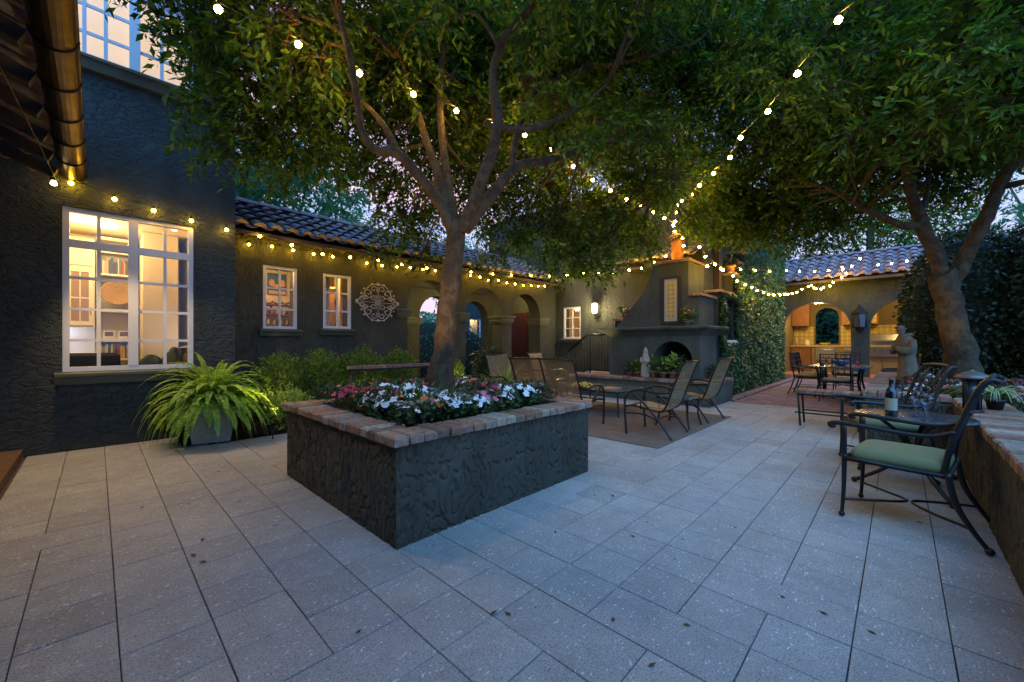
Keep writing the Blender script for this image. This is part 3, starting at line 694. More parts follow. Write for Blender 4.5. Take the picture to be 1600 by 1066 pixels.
for k in range(12):
    y = .3 + k * .6; mb = MB(); mb.tube([(-.19 + (r + .006) * math.cos(PI + PI * i / K), y, 3.24 + (r + .006) * math.sin(PI + PI * i / K)) for i in range(K + 1)], .007, 6); wpart('hanger_band', mb, M['black'], gt)
mb = MB(); mb.tube(smooth_path([(-.55, .8, 3.02), (-.50, 2.2, 2.98), (-.44, 3.8, 3.0), (-.36, 5.4, 3.02), (-.28, 6.8, 2.98)]), .004, 6); wpart('cable', mb, M['bronze'], PW)

# ------------------------------------------------------------------ single-storey wing with arcade
W = thing('arcade_wing', 'low stucco wing with tiled roof, two small windows and three arches', 'building', (5.6, 8.8, 0))
SPR = 2.05
AR = [(4.64, 5.90), (6.25, 7.50), (7.85, 9.05)]
wall(W, 'Y', 7.6, .40, rect(1.401, 9.795, -.05, 3.02), [rect(1.92, 2.445, 1.50, 2.56), rect(2.885, 3.41, 1.53, 2.54)] + [arch(a, b, -.02, SPR) for a, b in AR], M['stucco'])
BR = [(4.95, 6.0), (6.5, 7.75), (8.05, 9.2)]
wall(W, 'Y', 10.0, .35, rect(1.401, 9.795, -.05, 3.02), [arch(a, b, -.02, SPR) for a, b in BR], M['stucco'], 'rear_wall')
mb = MB(); mb.box(4.35, 8.001, -.05, 4.60, 9.999, 3.02); wpart('partition_wall', mb, M['stucco'], W)
mb = MB(); mb.box(4.601, 8.001, 2.86, 9.79, 9.999, 2.92); wpart('ceiling', mb, M['stucco_fine'], W)
mb = MB(); mb.box(4.601, 7.6, -.04, 9.79, 10.34, .03); wpart('floor_slab', mb, M['terracotta'], W)
def capital(pl, at, u0, u1, th):
    mb = MB()
    for k, (z0, z1, e_) in enumerate(((1.80, 1.85, .03), (1.85, 1.94, .055), (1.94, 2.0, .085))):
        if pl == 'Y': mb.box(u0 - e_, at - e_, z0, u1 + e_, at + th + e_, z1 - .001)
    wpart('capital', mb, M['stucco_fine'], W)
for u0, u1 in ((4.40, 4.64), (5.90, 6.25), (7.50, 7.85), (9.05, 9.35)): capital('Y', 7.6, u0, u1, .40)
for u0, u1 in ((6.0, 6.5), (7.75, 8.05)): capital('Y', 10.0, u0, u1, .35)
window(W, 'Y', 7.6, 1.92, 2.445, 1.50, 2.56, us=(2.18,), zs=(1.84, 2.19), fw=.046, mw=.032, d=.01); sill(W, 'Y', 7.6, 1.86, 2.51, 1.495, M['stucco_fine'])
window(W, 'Y', 7.6, 2.885, 3.41, 1.53, 2.54, us=(3.15,), zs=(1.86, 2.20), fw=.046, mw=.032, d=.01); sill(W, 'Y', 7.6, 2.82, 3.47, 1.525, M['stucco_fine'])
open_room(W, 1.60, 3.08, 8.001, 9.9, .25, 2.85, skip='S'); open_room(W, 3.165, 4.30, 8.001, 9.9, .25, 2.85, skip='S')
point('gallery_light', (2.2, 8.6, 2.6), 22, (1.0, .64, .28), .15); point('hall_light', (3.45, 8.4, 2.6), 11, (1.0, .62, .22), .12)
mb = MB(); mbm = MB(); tile_roof(mb, mbm, (1.42, 7.20, 3.03), (1, 0, 0), (0, 1, 0), .48, 8.30, 1.6); tile_roof(mb, mbm, (1.42, 10.4, 3.03), (1, 0, 0), (0, -1, 0), .48, 8.30, 1.6); ridge_tiles(mb, (1.42, 8.8, 3.86), (1, 0, 0), 8.3)
rf = wpart('roof', mb, M['tile'], W); wpart('eave_mortar', mbm, M['mortar'], rf)
mb = MB(); mb.quad([(1.41, 7.22, 2.985), (9.79, 7.22, 2.985), (9.79, 8.8, 3.745), (1.41, 8.8, 3.745)]); mb.quad([(1.41, 10.38, 2.985), (9.79, 10.38, 2.985), (9.79, 8.8, 3.745), (1.41, 8.8, 3.745)]); mb.box(1.41, 7.21, 2.93, 9.79, 7.25, 2.99)
wpart('deck', mb, M['wood_dark'], rf)
for k in range(17):
    x = 1.6 + k * .5; mb = MB(); mb.box(0, -.03, -.05, .5, .03, .05, M=Matrix.Translation((x, 7.24, 2.93)) @ Matrix.Rotation(R(90), 4, 'Z') @ Matrix.Rotation(-math.atan(.48), 4, 'Y')); wpart('rafter_tail', mb, M['wood_dark'], rf)
# gallery furnishings behind the two small windows
mb = MB(); mb.box(2.58, 9.86, 2.32, 2.95, 9.895, 2.79); pt = solo('wall_painting', mb, mat('painting_blue', (.02, .12, .24), .5), 'blue and gold painting seen through the left small window', 'painting', (2.76, 9.88, 2.32))
mb = MB()
for cx_, cz_, rx_, rz_, in ((2.66, 2.58, .055, .075), (2.87, 2.58, .055, .075), (2.765, 2.50, .07, .055)): mb.lathe([(1e-3, 0), (1, 0)], (0, 0, 0), 20, rx_, rz_, capb=False, capt=False, M=Matrix.Translation((cx_, 9.852 - cx_ * .001, cz_)) @ Matrix.Rotation(R(90), 4, 'X'))
mb.box(2.60, 9.853, 2.34, 2.93, 9.857, 2.41); wpart('painted_shape', mb, mat('painting_gold', (.70, .42, .12), .5), pt)
sc_ = thing('display_shelf', 'dark ornate shelf with trinkets behind the left small window', 'shelf', (2.7, 9.65, .25))
mb = MB()
for z in (1.0, 1.62, 1.84, 2.06): mb.box(2.36, 9.5, z, 3.02, 9.8, z + .025)
mb.box(2.36, 9.5, .25, 2.40, 9.8, 2.08); mb.box(2.98, 9.5, .25, 3.02, 9.8, 2.08)
for i in range(14): mb.ball((2.40 + i * .046, 9.52, 2.11 + .02 * math.sin(i * 1.9)), .026, 8, 5)
wpart('frame', mb, mat('shelf_umber', (.10, .035, .015), .5), sc_)
for i in range(9):
    xx = 2.46 + i * .06; z = (1.865, 1.645)[i % 2]; mb = MB(); mb.lathe([(.02, 0), (.033, .04), (.02, .1 + .04 * (i % 3)), (.012, .12 + .02 * (i % 3))], (xx, 9.6, z), 10)
    solo('figurine', mb, random.choice([M['white'], M['mortar'], bmats[0], bmats[4]]), 'small figurine on the ornate shelf behind left small window', 'figurine', (xx, 9.6, z), 'figurines on the ornate shelf')
dt = thing('interior_door', 'tan interior door standing open behind the right small window', 'door', (3.1, 9.0, .25))
mb = MB(); mb.box(3.175, 8.75, .26, 3.555, 8.79, 2.33); wpart('door_leaf', mb, mat('tan_door', (.42, .20, .05), .5), dt)
mb = MB(); mb.box(3.59, 8.70, .26, 3.66, 8.82, 2.7); mb.box(3.17, 8.7, 2.42, 3.588, 8.82, 2.46); wpart('door_frame', mb, M['creamw'], dt)
for z in (.6, 1.6, 2.1): mb = MB(); mb.box(3.56, 8.735, z, 3.585, 8.75, z + .1); wpart('hinge', mb, M['black'], dt)
mb = MB(); mb.tube([(3.86, 8.7, .3), (3.86, 8.7, 2.8)], .045, 8); solo('gold_curtain', mb, mat('gold_curtain_cloth', (.60, .34, .03), .8), 'narrow golden curtain at the right edge of the right small window', 'curtain', (3.86, 8.7, .3))
# loggia lamp and door
mb = MB(); mb.lathe([(.03, 0), (.07, .05), (.075, .30), (.04, .36)], (4.70, 9.0, 1.95), 12); lt = solo('loggia_sconce', mb, M['lamp'], 'glowing sconce inside the arcade, seen through the left arch', 'wall light', (4.66, 9.0, 2.0))
mb = MB(); mb.box(4.60, 8.95, 1.9, 4.68, 9.05, 1.95); mb.box(4.60, 8.95, 2.31, 4.68, 9.05, 2.35); wpart('bracket', mb, M['black'], lt)
point('loggia_light', (7.0, 8.8, 2.6), 42, (1.0, .72, .26), .12); point('loggia_light', (9.1, 8.8, 2.6), 26, (1.0, .72, .26), .12); point('loggia_light', (5.2, 8.9, 2.5), 24, (1.0, .70, .26), .12)

# ------------------------------------------------------------------ main house across the courtyard
B = thing('main_house', 'tall teal stucco house wall behind the outdoor fireplace', 'house', (12.6, 7, 0))
wall(B, 'X', 9.80, .30, rect(3.3, 10.6, -.05, 5.4), [rect(6.68, 7.30, 1.40, 2.33)], M['stucco'])
mb = MB(); mb.box(10.101, 3.3, -.05, 15.5, 3.55, 5.4); mb.box(15.25, 3.551, -.05, 15.5, 10.6, 5.4); mb.box(9.81, 3.31, 5.4, 15.5, 10.6, 5.5); mb.box(10.1, 10.4, 0, 15.25, 10.6, 5.4); wpart('side_wall', mb, M['stucco_house'], B)
window(B, 'X', 9.80, 6.68, 7.30, 1.40, 2.33, us=(6.99,), zs=(1.70, 2.01), fw=.045, mw=.022, d=.01); sill(B, 'X', 9.80, 6.6, 7.38, 1.395, M['stucco_fine'])
open_room(B, 10.12, 12.4, 5.6, 8.4, .3, 3.0, skip='W'); point('hall_light', (11.0, 6.9, 2.6), 22, (1.0, .66, .34), .15)
mb = MB(); mb.box(12.36, 6.3, .3, 12.395, 7.0, 2.2); mb.box(12.3, 5.7, 1.9, 12.35, 8.3, 2.0); wpart('panelled_wall', mb, mat('warm_panel', (.50, .24, .10), .6), B)
mb = MB(); mb.box(9.76, 8.72, .03, 9.798, 9.52, 2.26); dr = wpart('front_door', mb, M['mahogany'], B)
mb = MB(); [mb.box(9.75, 8.78 + k * .36, z0, 9.762, 9.08 + k * .36, z1) for k in (0, 1) for z0, z1 in ((.2, .9), (1.05, 2.1))]; wpart('door_panel', mb, M['mahogany'], dr)
mb = MB(); mb.ball((9.72, 8.80, 1.05), .03); wpart('handle', mb, M['copper'], dr)
# downspout on the tall wall
mb = MB(); mb.box(10.55, 3.16, 2.6, 10.80, 3.298, 5.3); mb.box(10.50, 3.12, 4.9, 10.85, 3.16, 5.1); wpart('chase', mb, M['wood_dark'], B)
# little tiled canopy
mb = MB(); mbm = MB(); tile_roof(mb, mbm, (9.20, 3.35, 3.22), (0, 1, 0), (1, 0, 0), .50, 1.9, .6, .235, .33); cn = wpart('canopy_roof', mb, M['tile'], B); wpart('eave_mortar', mbm, M['mortar'], cn)
mb = MB(); mb.quad([(9.22, 3.33, 3.19), (9.22, 5.2, 3.19), (9.79, 5.2, 3.47), (9.79, 3.33, 3.47)]); mb.box(9.3, 3.4, 3.1, 9.79, 5.15, 3.15); wpart('deck', mb, M['wood_dark'], cn)
# upper windows of the tall wall, dark
# stepped garden wall behind the fireplace, left shoulder
sw = thing('stepped_wall', 'short stepped stucco wall with brick caps rising behind fireplace shoulder', 'wall', (9.6, 4.9, 0))
mb = MB(); mb.prism([(4.2, 0), (5.35, 0), (5.35, 1.83), (5.0, 1.83), (5.0, 2.08), (4.65, 2.08), (4.65, 2.32), (4.2, 2.32)], [], to3('X', 9.42), .37); wpart('wall', mb, M['stucco'], sw)
for y0, y1, z in ((5.0, 5.38, 1.835), (4.65, 5.02, 2.085), (4.3, 4.67, 2.325)):
    mb = MB(); y = y0
    while y < y1 - .02: mb.cbox(9.36, y, z, 9.79, min(y + .1, y1), z + .06, .008, .003); y += .103
    wpart('brick_cap', mb, M['brick'], sw)

# ------------------------------------------------------------------ outdoor fireplace
F = thing('outdoor_fireplace', 'large olive stucco fireplace with curved shoulder, mantel and arched firebox', 'fireplace', (9.1, 4.1, 0))
fs = M['stucco_fine']
mb = MB(); mb.prism(rect(2.98, 5.09, .47, 1.41), [arch(3.13, 3.99, .47 + .001, .87)], to3('X', 8.70), .55)
mb.v = [v for v in mb.v]; wpart('body', mb, fs, F)
mb = MB(); mb.box(9.251, 2.98, .0, 9.75, 5.09, 1.41); wpart('rear_body', mb, fs, F)
mb = MB(); mb.prism([(9.249, 0)] and rect(3.0, 4.1, .48, 1.38), [], to3('X', 9.235), .014); wpart('firebox_lining', mb, M['darkroom'], F)
mb = MB()
rings = [(1.411, 0), (1.43, .012), (1.435, .03), (1.47, .06), (1.515, .12), (1.555, .20), (1.56, .235), (1.60, .25), (1.615, .24)]
n0 = 0
for z, o_ in rings:
    mb.v += [(8.70 - o_, 2.98 - o_, z), (9.79, 2.98 - o_, z), (9.79, 5.09 + o_, z), (8.70 - o_, 5.09 + o_, z)]
for i in range(len(rings) - 1):
    for k in range(4): a = i * 4; mb.f.append((a + k, a + (k + 1) % 4, a + 4 + (k + 1) % 4, a + 4 + k)); mb.sm.append(False)
mb.f.append((0, 1, 2, 3)); mb.sm.append(False); e_ = (len(rings) - 1) * 4; mb.f.append((e_, e_ + 1, e_ + 2, e_ + 3)); mb.sm.append(False)
wpart('mantel', mb, m_stucco('mantel_stucco', (.115, .128, .10), (4, 4, 4), .002, .3), F)
curve = smooth_path([Vector((4.05, 3.02, 0)), Vector((4.10, 2.80, 0)), Vector((4.18, 2.59, 0)), Vector((4.30, 2.40, 0)), Vector((4.50, 2.17, 0)), Vector((4.78, 1.85, 0)), Vector((5.0, 1.616, 0))], 4)
mb = MB(); mb.prism([(3.03, 1.616), (3.03, 2.26), (3.25, 2.26), (3.25, 3.02)] + [(v.x, v.y) for v in curve], [], to3('X', 8.80), .95); wpart('chimney_breast', mb, fs, F)
mb = MB(); y = 3.2
while y < 4.06: mb.cbox(8.74, y, 3.021, 9.78, min(y + .1, 4.1), 3.08, .008, .003); y += .103
wpart('brick_cap', mb, M['brick'], F); mb = MB()
for yy_ in (2.98, 3.08, 3.165):
    mb.cbox(8.76, yy_, 2.262, 9.80, yy_ + .075, 2.32, .008, .002)
wpart('brick_cap', mb, M['brick'], F)
mb = MB(); mb.lathe([(.13, 0), (.13, .42), (.15, .44), (.15, .50), (.11, .50), (.11, .05)], (9.15, 3.62, 3.081), 20, capb=False, capt=False); cp = wpart('chimney_pot', mb, m_noise('dark_terracotta', (.16, .06, .035), (.28, .11, .06), 12), F)  # darker clay tone than the other terracotta
mb = MB(); [mb.tube([(9.15 + dx, 3.62 + dy, 3.58), (9.15 + dx, 3.62 + dy, 3.67)], .012) for dx, dy in ((.1, .1), (-.1, .1), (.1, -.1), (-.1, -.1))]; mb.lathe([(.24, 0), (.23, .02), (.03, .07)], (9.15, 3.62, 3.67), 4); wpart('pot_lid', mb, M['brick'], cp)
# hearth with brick top
mb = MB(); mb.box(8.27, 2.66, -.03, 9.24, 5.9, .44); mb.box(9.24, 2.66, -.03, 9.79, 2.979, .44); hh_ = wpart('hearth', mb, fs, F)
mb = MB(); y = 2.62
while y < 5.9: mb.cbox(8.22, y, .441, 8.72, y + .1, .505, .01, .004); y += .104
x = 8.725
while x < 9.75: mb.cbox(x, 2.62, .441, x + .1, 2.976, .505, .01, .004); x += .104
wpart('brick_top', mb, M['brick'], hh_)
# painted tile panel
tp = thing('tile_panel', 'tall dark framed painted tile panel lit on the fireplace chimney', 'tile panel', (8.78, 3.62, 1.68))
mb = MB(); mb.box(8.762, 3.40, 1.68, 8.798, 3.475, 2.73); mb.box(8.762, 3.765, 1.68, 8.798, 3.84, 2.73); mb.box(8.764, 3.475, 1.68, 8.798, 3.765, 1.74); mb.box(8.764, 3.475, 2.67, 8.798, 3.765, 2.73); wpart('frame', mb, M['wood_dark'], tp)
mb = MB(); mb.box(8.775, 3.475, 1.74, 8.797, 3.765, 2.67); wpart('border_tiles', mb, M['tw_border'], tp)
mb = MB(); mb.box(8.771, 3.525, 1.80, 8.774, 3.715, 2.61); wpart('centre_tiles', mb, M['tw_panel'], tp)

# landing with steps and railing left of the fireplace
LD = thing('brick_landing', 'small brick landing with steps beside the fireplace under the railing', 'steps', (9.3, 6.2, 0))
mb = MB()
for (x0, x1, y0, y1, z) in ((8.95, 9.79, 5.15, 6.25, .48), (8.95, 9.79, 6.25, 6.55, .32), (8.95, 9.79, 6.55, 6.85, .16), (8.65, 8.95, 5.91, 6.5, .16)):
    mb.box(x0, y0, -.03, x1, y1, z - .05)
    x = x0
    while x < x1 - .02: mb.cbox(x, y0 - .0, z - .049, min(x + .1, x1), y1, z, .008, .003); x += .104
wpart('tread', mb, M['brick'], LD)
RL = thing('iron_railing', 'black iron stair railing descending left of the fireplace', 'railing', (9.0, 6.0, .48))
top = [(9.0, 5.12, 1.48), (9.0, 5.92, 1.48), (9.0, 6.55, 1.04)]
mb = MB(); mb.tube(top, .025, 8); mb.tube([(9.0, 5.12, .58), (9.0, 5.92, .58), (9.0, 6.55, .16)], .014, 6); wpart('handrail', mb, M['black'], RL)
for k in range(17):
    y = 5.14 + k * .0875; zt = 1.48 if y < 5.92 else 1.48 - (y - 5.92) * .698; zb = .55 if y < 5.92 else .55 - (y - 5.92) * .66
    mb = MB(); mb.tube([(9.0, y, zb if k % 8 else max(0, zb - .45)), (9.0, y, zt)], .009 if k % 8 else .018, 6); wpart('baluster', mb, M['black'], RL)
# coach light on the house wall
cl = thing('coach_light', 'glowing white coach light on the wall beside the square window', 'wall light', (9.7, 6.12, 2.1))
mb = MB(); mb.lathe([(.05, 0), (.075, .04), (.085, .22), (.06, .27)], (9.66, 6.12, 2.10), 8, sm=False); wpart('glass', mb, mat('frosted_glow', (1, .9, .7), .4, em=(1, .78, .42), ems=9), cl)
mb = MB(); mb.lathe([(.10, 0), (.06, .07), (.02, .12), (.015, .17)], (9.66, 6.12, 2.372), 8, sm=False); mb.lathe([(.02, 0), (.055, .03)], (9.66, 6.12, 2.065), 8); mb.tube([(9.66, 6.12, 2.45), (9.78, 6.12, 2.40), (9.78, 6.12, 2.1)], .015); wpart('bracket', mb, M['black'], cl)
point('coach_glow', (9.52, 6.12, 2.22), 55, (1.0, .74, .34), .05)

# ------------------------------------------------------------------ ivy wall
IW = thing('stepped_gable_wall', 'tall stepped garden wall with brick caps covered in ivy', 'wall', (13.3, 3.1, 0))
steps = [(9.85, 2.42, 10.95), (10.95, 2.95, 11.28), (11.28, 3.28, 11.68), (11.68, 3.60, 12.02), (12.02, 3.95, 12.5), (12.5, 4.35, 13.0)]
prof = [(9.85, 0)]
for x0, z, x1 in steps: prof += [(x0, z), (x1, z)]
prof += [(13.0, 4.6), (14.5, 4.75), (16.6, 4.75), (16.6, 0)]
wall(IW, 'Y', 2.98, .31, prof, [rect(10.25, 11.02, 1.33, 2.30)], M['stucco'])
for x0, z, x1 in steps:
    mb = MB(); x = x0 - .07
    while x < x1 - .05: mb.cbox(x, 2.90, z + .002, min(x + .1, x1 - .002), 3.33, z + .065, .008, .004); x += .104
    wpart('brick_cap', mb, M['brick'], IW)
mb = MB(); mb.cbox(10.2, 2.88, 1.26, 11.07, 3.2, 1.328, .01); wpart('sill', mb, M['white'], IW)
mb = MB(); [mb.tube([(10.3 + k * .13, 3.02, 1.33), (10.3 + k * .13, 3.02, 2.3)], .010, 6) for k in range(6)]; [mb.tube([(10.25, 3.02, z), (11.02, 3.02, z)], .010, 6) for z in (1.55, 1.9, 2.15)]; wpart('grille', mb, M['black'], IW)
mb = MB(); mb.box(10.25, 3.2, 1.33, 11.02, 3.22, 2.3); wpart('shutter', mb, mat('dark_blue_shutter', (.05, .07, .10), .4), IW)  # dark blue panel closing the opening behind the grille
def on_prof(x):
    z = np.full_like(x, 4.7)
    for x0, zz, x1 in steps: z = np.where((x >= x0) & (x < x1), zz, z)
    return z
n = 52000; x = RNG.uniform(9.9, 16.9, n); zt = on_prof(x); z = RNG.uniform(0, 1, n) * zt
cover = (x > 11.05) | (x < 10.2) | (z < 1.28) | (z > 2.36)
bare = (x < 12.4) & (z > zt - .22) & (RNG.uniform(size=n) < .6)
y = 2.97 - np.abs(RNG.normal(size=n)) * .035 - .05 * (np.sin(x * 4.1 + z * 3) * np.sin(z * 5.3 - x) + 1) * .6
edge = x > 16.6; y = np.where(edge, RNG.uniform(2.9, 3.3, n), y)
k_ = cover & ~bare; c = np.stack([x, y, z], 1)[k_]; n = c.shape[0]
ax = nrm(RNG.normal(size=(n, 3)) * .6 + [0, -.3, -.8]); no = nrm(RNG.normal(size=(n, 3)) * .45 + [-.1, -1, .3])
tag(link('ivy', quads_mesh('ivy', leaves_at(c, ax, no, RNG.uniform(.05, .095, n), RNG.uniform(.04, .075, n))), M['leaf_ivy']), 'dense green ivy covering the stepped garden wall', 'ivy')

# ------------------------------------------------------------------ kitchen pavilion
K_ = thing('kitchen_pavilion', 'open tiled-roof pavilion with two arches and lit outdoor kitchen', 'pavilion', (18.8, .5, 0))
wall(K_, 'X', 17.40, .35, rect(-5.0, 3.4, -.03, 3.42), [arch(1.16, 3.10, -.02, 1.72), arch(-1.24, .70, -.02, 1.72), arch(-3.7, -1.76, -.02, 1.72)], M['stucco'])
wall(K_, 'X', 20.30, .2, rect(-5.0, 3.5, -.03, 3.42), [arch(1.72, 2.46, 1.25, 2.3), arch(-.95, -.1, 1.25, 2.3)], mat('gold_plaster', (.15, .11, .045), .8), 'rear_wall')
for y0_, y1_ in ((3.2, 3.4), (-5, -4.8)): mb = MB(); mb.box(17.751, y0_, -.03, 20.3, y1_, 3.42); wpart('end_wall', mb, mat('gold_plaster_end', (.20, .145, .06), .8), K_)
mb = MB(); mb.box(17.3, -5, -.05, 20.3, 3.2, .15); wpart('floor_slab', mb, M['terracotta'], K_)
mb = MB(); mb.box(17.751, -4.8, 3.10, 20.3, 3.2, 3.16); wpart('ceiling', mb, M['wood_dark'], K_)
mb = MB(); mbm = MB(); tile_roof(mb, mbm, (16.98, -5.0, 3.42), (0, 1, 0), (1, 0, 0), .47, 8.6, 2.3, .30, .40); tile_roof(mb, None, (21.3, -5.0, 3.46), (0, 1, 0), (-1, 0, 0), .47, 8.6, 2.1, .30, .40); ridge_tiles(mb, (19.3, -5, 4.52), (0, 1, 0), 8.6)
rf = wpart('roof', mb, M['tile'], K_); wpart('eave_mortar', mbm, M['tile'], rf)
mb = MB(); mb.quad([(17.0, -5, 3.37), (17.0, 3.55, 3.37), (19.28, 3.55, 4.43), (19.28, -5, 4.43)]); mb.quad([(21.3, -5, 3.41), (21.3, 3.55, 3.41), (19.28, 3.55, 4.43), (19.28, -5, 4.43)]); mb.box(16.99, -5, 3.30, 17.03, 3.55, 3.38); wpart('deck', mb, M['wood_dark'], rf)
def cabinet(name, x0, y0, y1, z0, z1, nd, m, label, cat='cabinet'):
    t = thing(name, label, cat, (x0 + .2, (y0 + y1) / 2, z0)); mb = MB(); mb.box(x0, y0, z0, 20.27, y1, z1); wpart('carcass', mb, m, t)
    for i in range(nd):
        a = y0 + (y1 - y0) * i / nd + .015; b = y0 + (y1 - y0) * (i + 1) / nd - .015
        mb = MB(); mb.box(x0 - .02, a, z0 + .02, x0 - .001, b, z1 - .02)
        for yy0, yy1, zz0, zz1 in ((a, a + .07, z0 + .02, z1 - .02), (b - .07, b, z0 + .02, z1 - .02), (a + .07, b - .07, z0 + .02, z0 + .09), (a + .07, b - .07, z1 - .09, z1 - .02)): mb.box(x0 - .035, yy0, zz0, x0 - .02, yy1, zz1)
        d_ = wpart('cabinet_door', mb, m, t); mb = MB(); mb.ball((x0 - .05, a + .03, (z0 + z1) / 2), .014); wpart('knob', mb, M['black'], d_)
    return t
cabinet('wall_cabinet', 19.9, 2.62, 3.19, 1.95, 3.05, 1, M['wood'], 'wooden wall cabinet high at left inside the outdoor kitchen')
cabinet('wall_cabinet', 19.9, .55, 1.60, 1.95, 3.05, 2, M['wood'], 'wide wooden wall cabinet between the kitchen arched windows')
cabinet('base_cabinet', 19.6, 2.52, 3.19, .15, 1.12, 1, M['wood'], 'wooden base cabinet at the left end of the kitchen counter')
cabinet('base_cabinet', 19.6, -4.7, 2.50, .15, 1.12, 7, mat('olive_panel', (.30, .24, .10), .6), 'long olive panelled base cabinet under the kitchen counter')
mb = MB(); mb.cbox(19.54, -4.75, 1.122, 20.29, 3.195, 1.18, .01); solo('kitchen_counter', mb, m_noise('granite', (.50, .34, .16), (.62, .46, .24), 30, .3, .001), 'long pale stone counter in the outdoor kitchen', 'counter', (19.9, -.8, 1.12))
for y0_, y1_ in ((2.50, 3.19), (-.02, 1.66), (-2.6, -1.0)): mb = MB(); mb.box(20.275, y0_, 1.181, 20.297, y1_, 1.94); wpart('backsplash', mb, M['tw_kitchen'], K_)
mb = MB(); mb.prism([(.60, 2.0), (1.45, 2.0), (.60, 3.05)], [], to3('X', 19.84), .05); solo('tiled_hood', mb, M['tw_kitchen'], 'slanted yellow tiled range hood in the outdoor kitchen', 'range hood', (19.86, .9, 2.0))
def appliance(y0, y1, z0, z1, label, cat, name):
    t = thing(name, label, cat, (19.6, (y0 + y1) / 2, z0)); mb = MB(); mb.cbox(19.48, y0, z0, 19.6, y1, z1, .01); wpart('front', mb, M['steel'], t)
    mb = MB(); mb.tube([(19.44, y0 + .06, z1 - .09), (19.44, y1 - .06, z1 - .09)], .014); mb.tube([(19.44, y0 + .08, z1 - .09), (19.48, y0 + .08, z1 - .09)], .01); mb.tube([(19.44, y1 - .08, z1 - .09), (19.48, y1 - .08, z1 - .09)], .01); wpart('handle', mb, M['steel'], t); return t
appliance(1.78, 2.35, .62, 1.10, 'stainless steel drawer unit under the kitchen arched window', 'cabinet', 'steel_cabinet')
appliance(1.12, 1.5, .70, 1.10, 'small stainless steel door right of the drawer unit', 'cooler', 'steel_cooler')
gr = thing('gas_grill', 'built-in stainless gas grill with hood on the kitchen counter', 'grill', (19.8, .35, 1.18))
mb = MB(); mb.prism([(0, 0), (.5, 0), (.5, .36), (.38, .44), (.12, .40), (0, .2)], [], lambda u, w_, d: (19.6 + u, -.05 + d, 1.181 + w_), .85); wpart('grill_hood', mb, M['steel'], gr)
mb = MB(); mb.tube([(19.55, .03, 1.36), (19.55, .72, 1.36)], .015); wpart('handle', mb, M['steel'], gr)
mb = MB(); mb.box(19.50, -.08, .78, 19.6, .83, 1.11); wpart('control_panel', mb, M['steel'], gr)
for k in range(4): mb = MB(); mb.tube([(19.5, .05 + k * .2, 1.0), (19.46, .05 + k * .2, 1.0)], .022, 10); wpart('knob', mb, M['black'], gr)
mb = MB(); mb.lathe([(.05, 0), (.10, .03), (.18, .10), (.17, .10), (.09, .04)], (19.85, 2.1, 1.181), 20); solo('fruit_bowl', mb, M['fl_yellow'], 'wide yellow bowl on the counter below the arched kitchen window', 'bowl', (19.85, 2.1, 1.18))
mb = MB(); mb.lathe([(.09, 0), (.10, .02), (.10, .16), (.09, .18)], (19.85, 2.68, 1.181), 18); mb.lathe([(.11, 0), (.10, .02), (.02, .04)], (19.85, 2.68, 1.362), 18); solo('cream_canister', mb, M['creamw'], 'cream canister with lid at the left end of the counter', 'canister', (19.85, 2.68, 1.18))
mb = MB(); mb.lathe([(.04, 0), (.045, .2), (.015, .26), (.015, .32)], (19.8, 3.02, 1.181), 12); solo('oil_bottle', mb, M['mortar'], 'pale slim bottle in the left corner of the kitchen counter', 'bottle', (19.8, 3.02, 1.18))
kl = thing('pendant_lamp', 'bright starry glass pendant lamp under the left kitchen arch', 'lamp', (18.6, 2.15, 2.95))
mb = MB()
for k in range(7): a = 2 * PI * k / 7; mb.ball((18.6 + .11 * math.cos(a), 2.15 + .11 * math.sin(a), 2.78), .045, 8, 6)
wpart('globe', mb, mat('pendant_glow', (1, .9, .7), .4, em=(1, .85, .60), ems=30), kl)
mb = MB(); mb.tube([(18.6, 2.15, 3.1), (18.6, 2.15, 2.82)], .012); mb.lathe([(.12, 0), (.12, .012)], (18.6, 2.15, 2.825), 14); wpart('stem', mb, M['black'], kl)
point('kitchen_light', (18.7, 2.1, 2.62), 66, (1.0, .66, .24), .08); point('kitchen_light', (18.8, -.2, 2.7), 58, (1.0, .64, .22), .08); point('kitchen_light', (18.8, -2.8, 2.7), 50, (1.0, .64, .24), .08)
ln = thing('wall_lantern', 'large dark square lantern on the pier between kitchen arches', 'lantern', (17.2, .93, 1.7))
mb = MB(); mb.lathe([(.21, 0), (.21, .03), (.15, .10), (.05, .22), (.02, .30)], (17.15, .93, 2.22), 4, sm=False); mb.lathe([(.16, 0), (.17, .03)], (17.15, .93, 1.76), 4, sm=False); mb.lathe([(.02, 0), (.10, .12), (.12, .16)], (17.15, .93, 1.58), 4, sm=False)
for dx, dy in ((.165, 0), (-.165, 0), (0, .165), (0, -.165)): mb.tube([(17.15 + dx * .95, .93 + dy * .95, 1.79), (17.15 + dx * 1.05, .93 + dy * 1.05, 2.22)], .014)
mb.box(17.3, .85, 1.8, 17.399, 1.01, 2.1); wpart('frame', mb, M['black'], ln)
mb = MB(); mb.lathe([(.14, 0), (.155, .42)], (17.15, .93, 1.792), 4, sm=False); wpart('glass', mb, mat('smoked_glass', (.05, .06, .08), .15), ln)

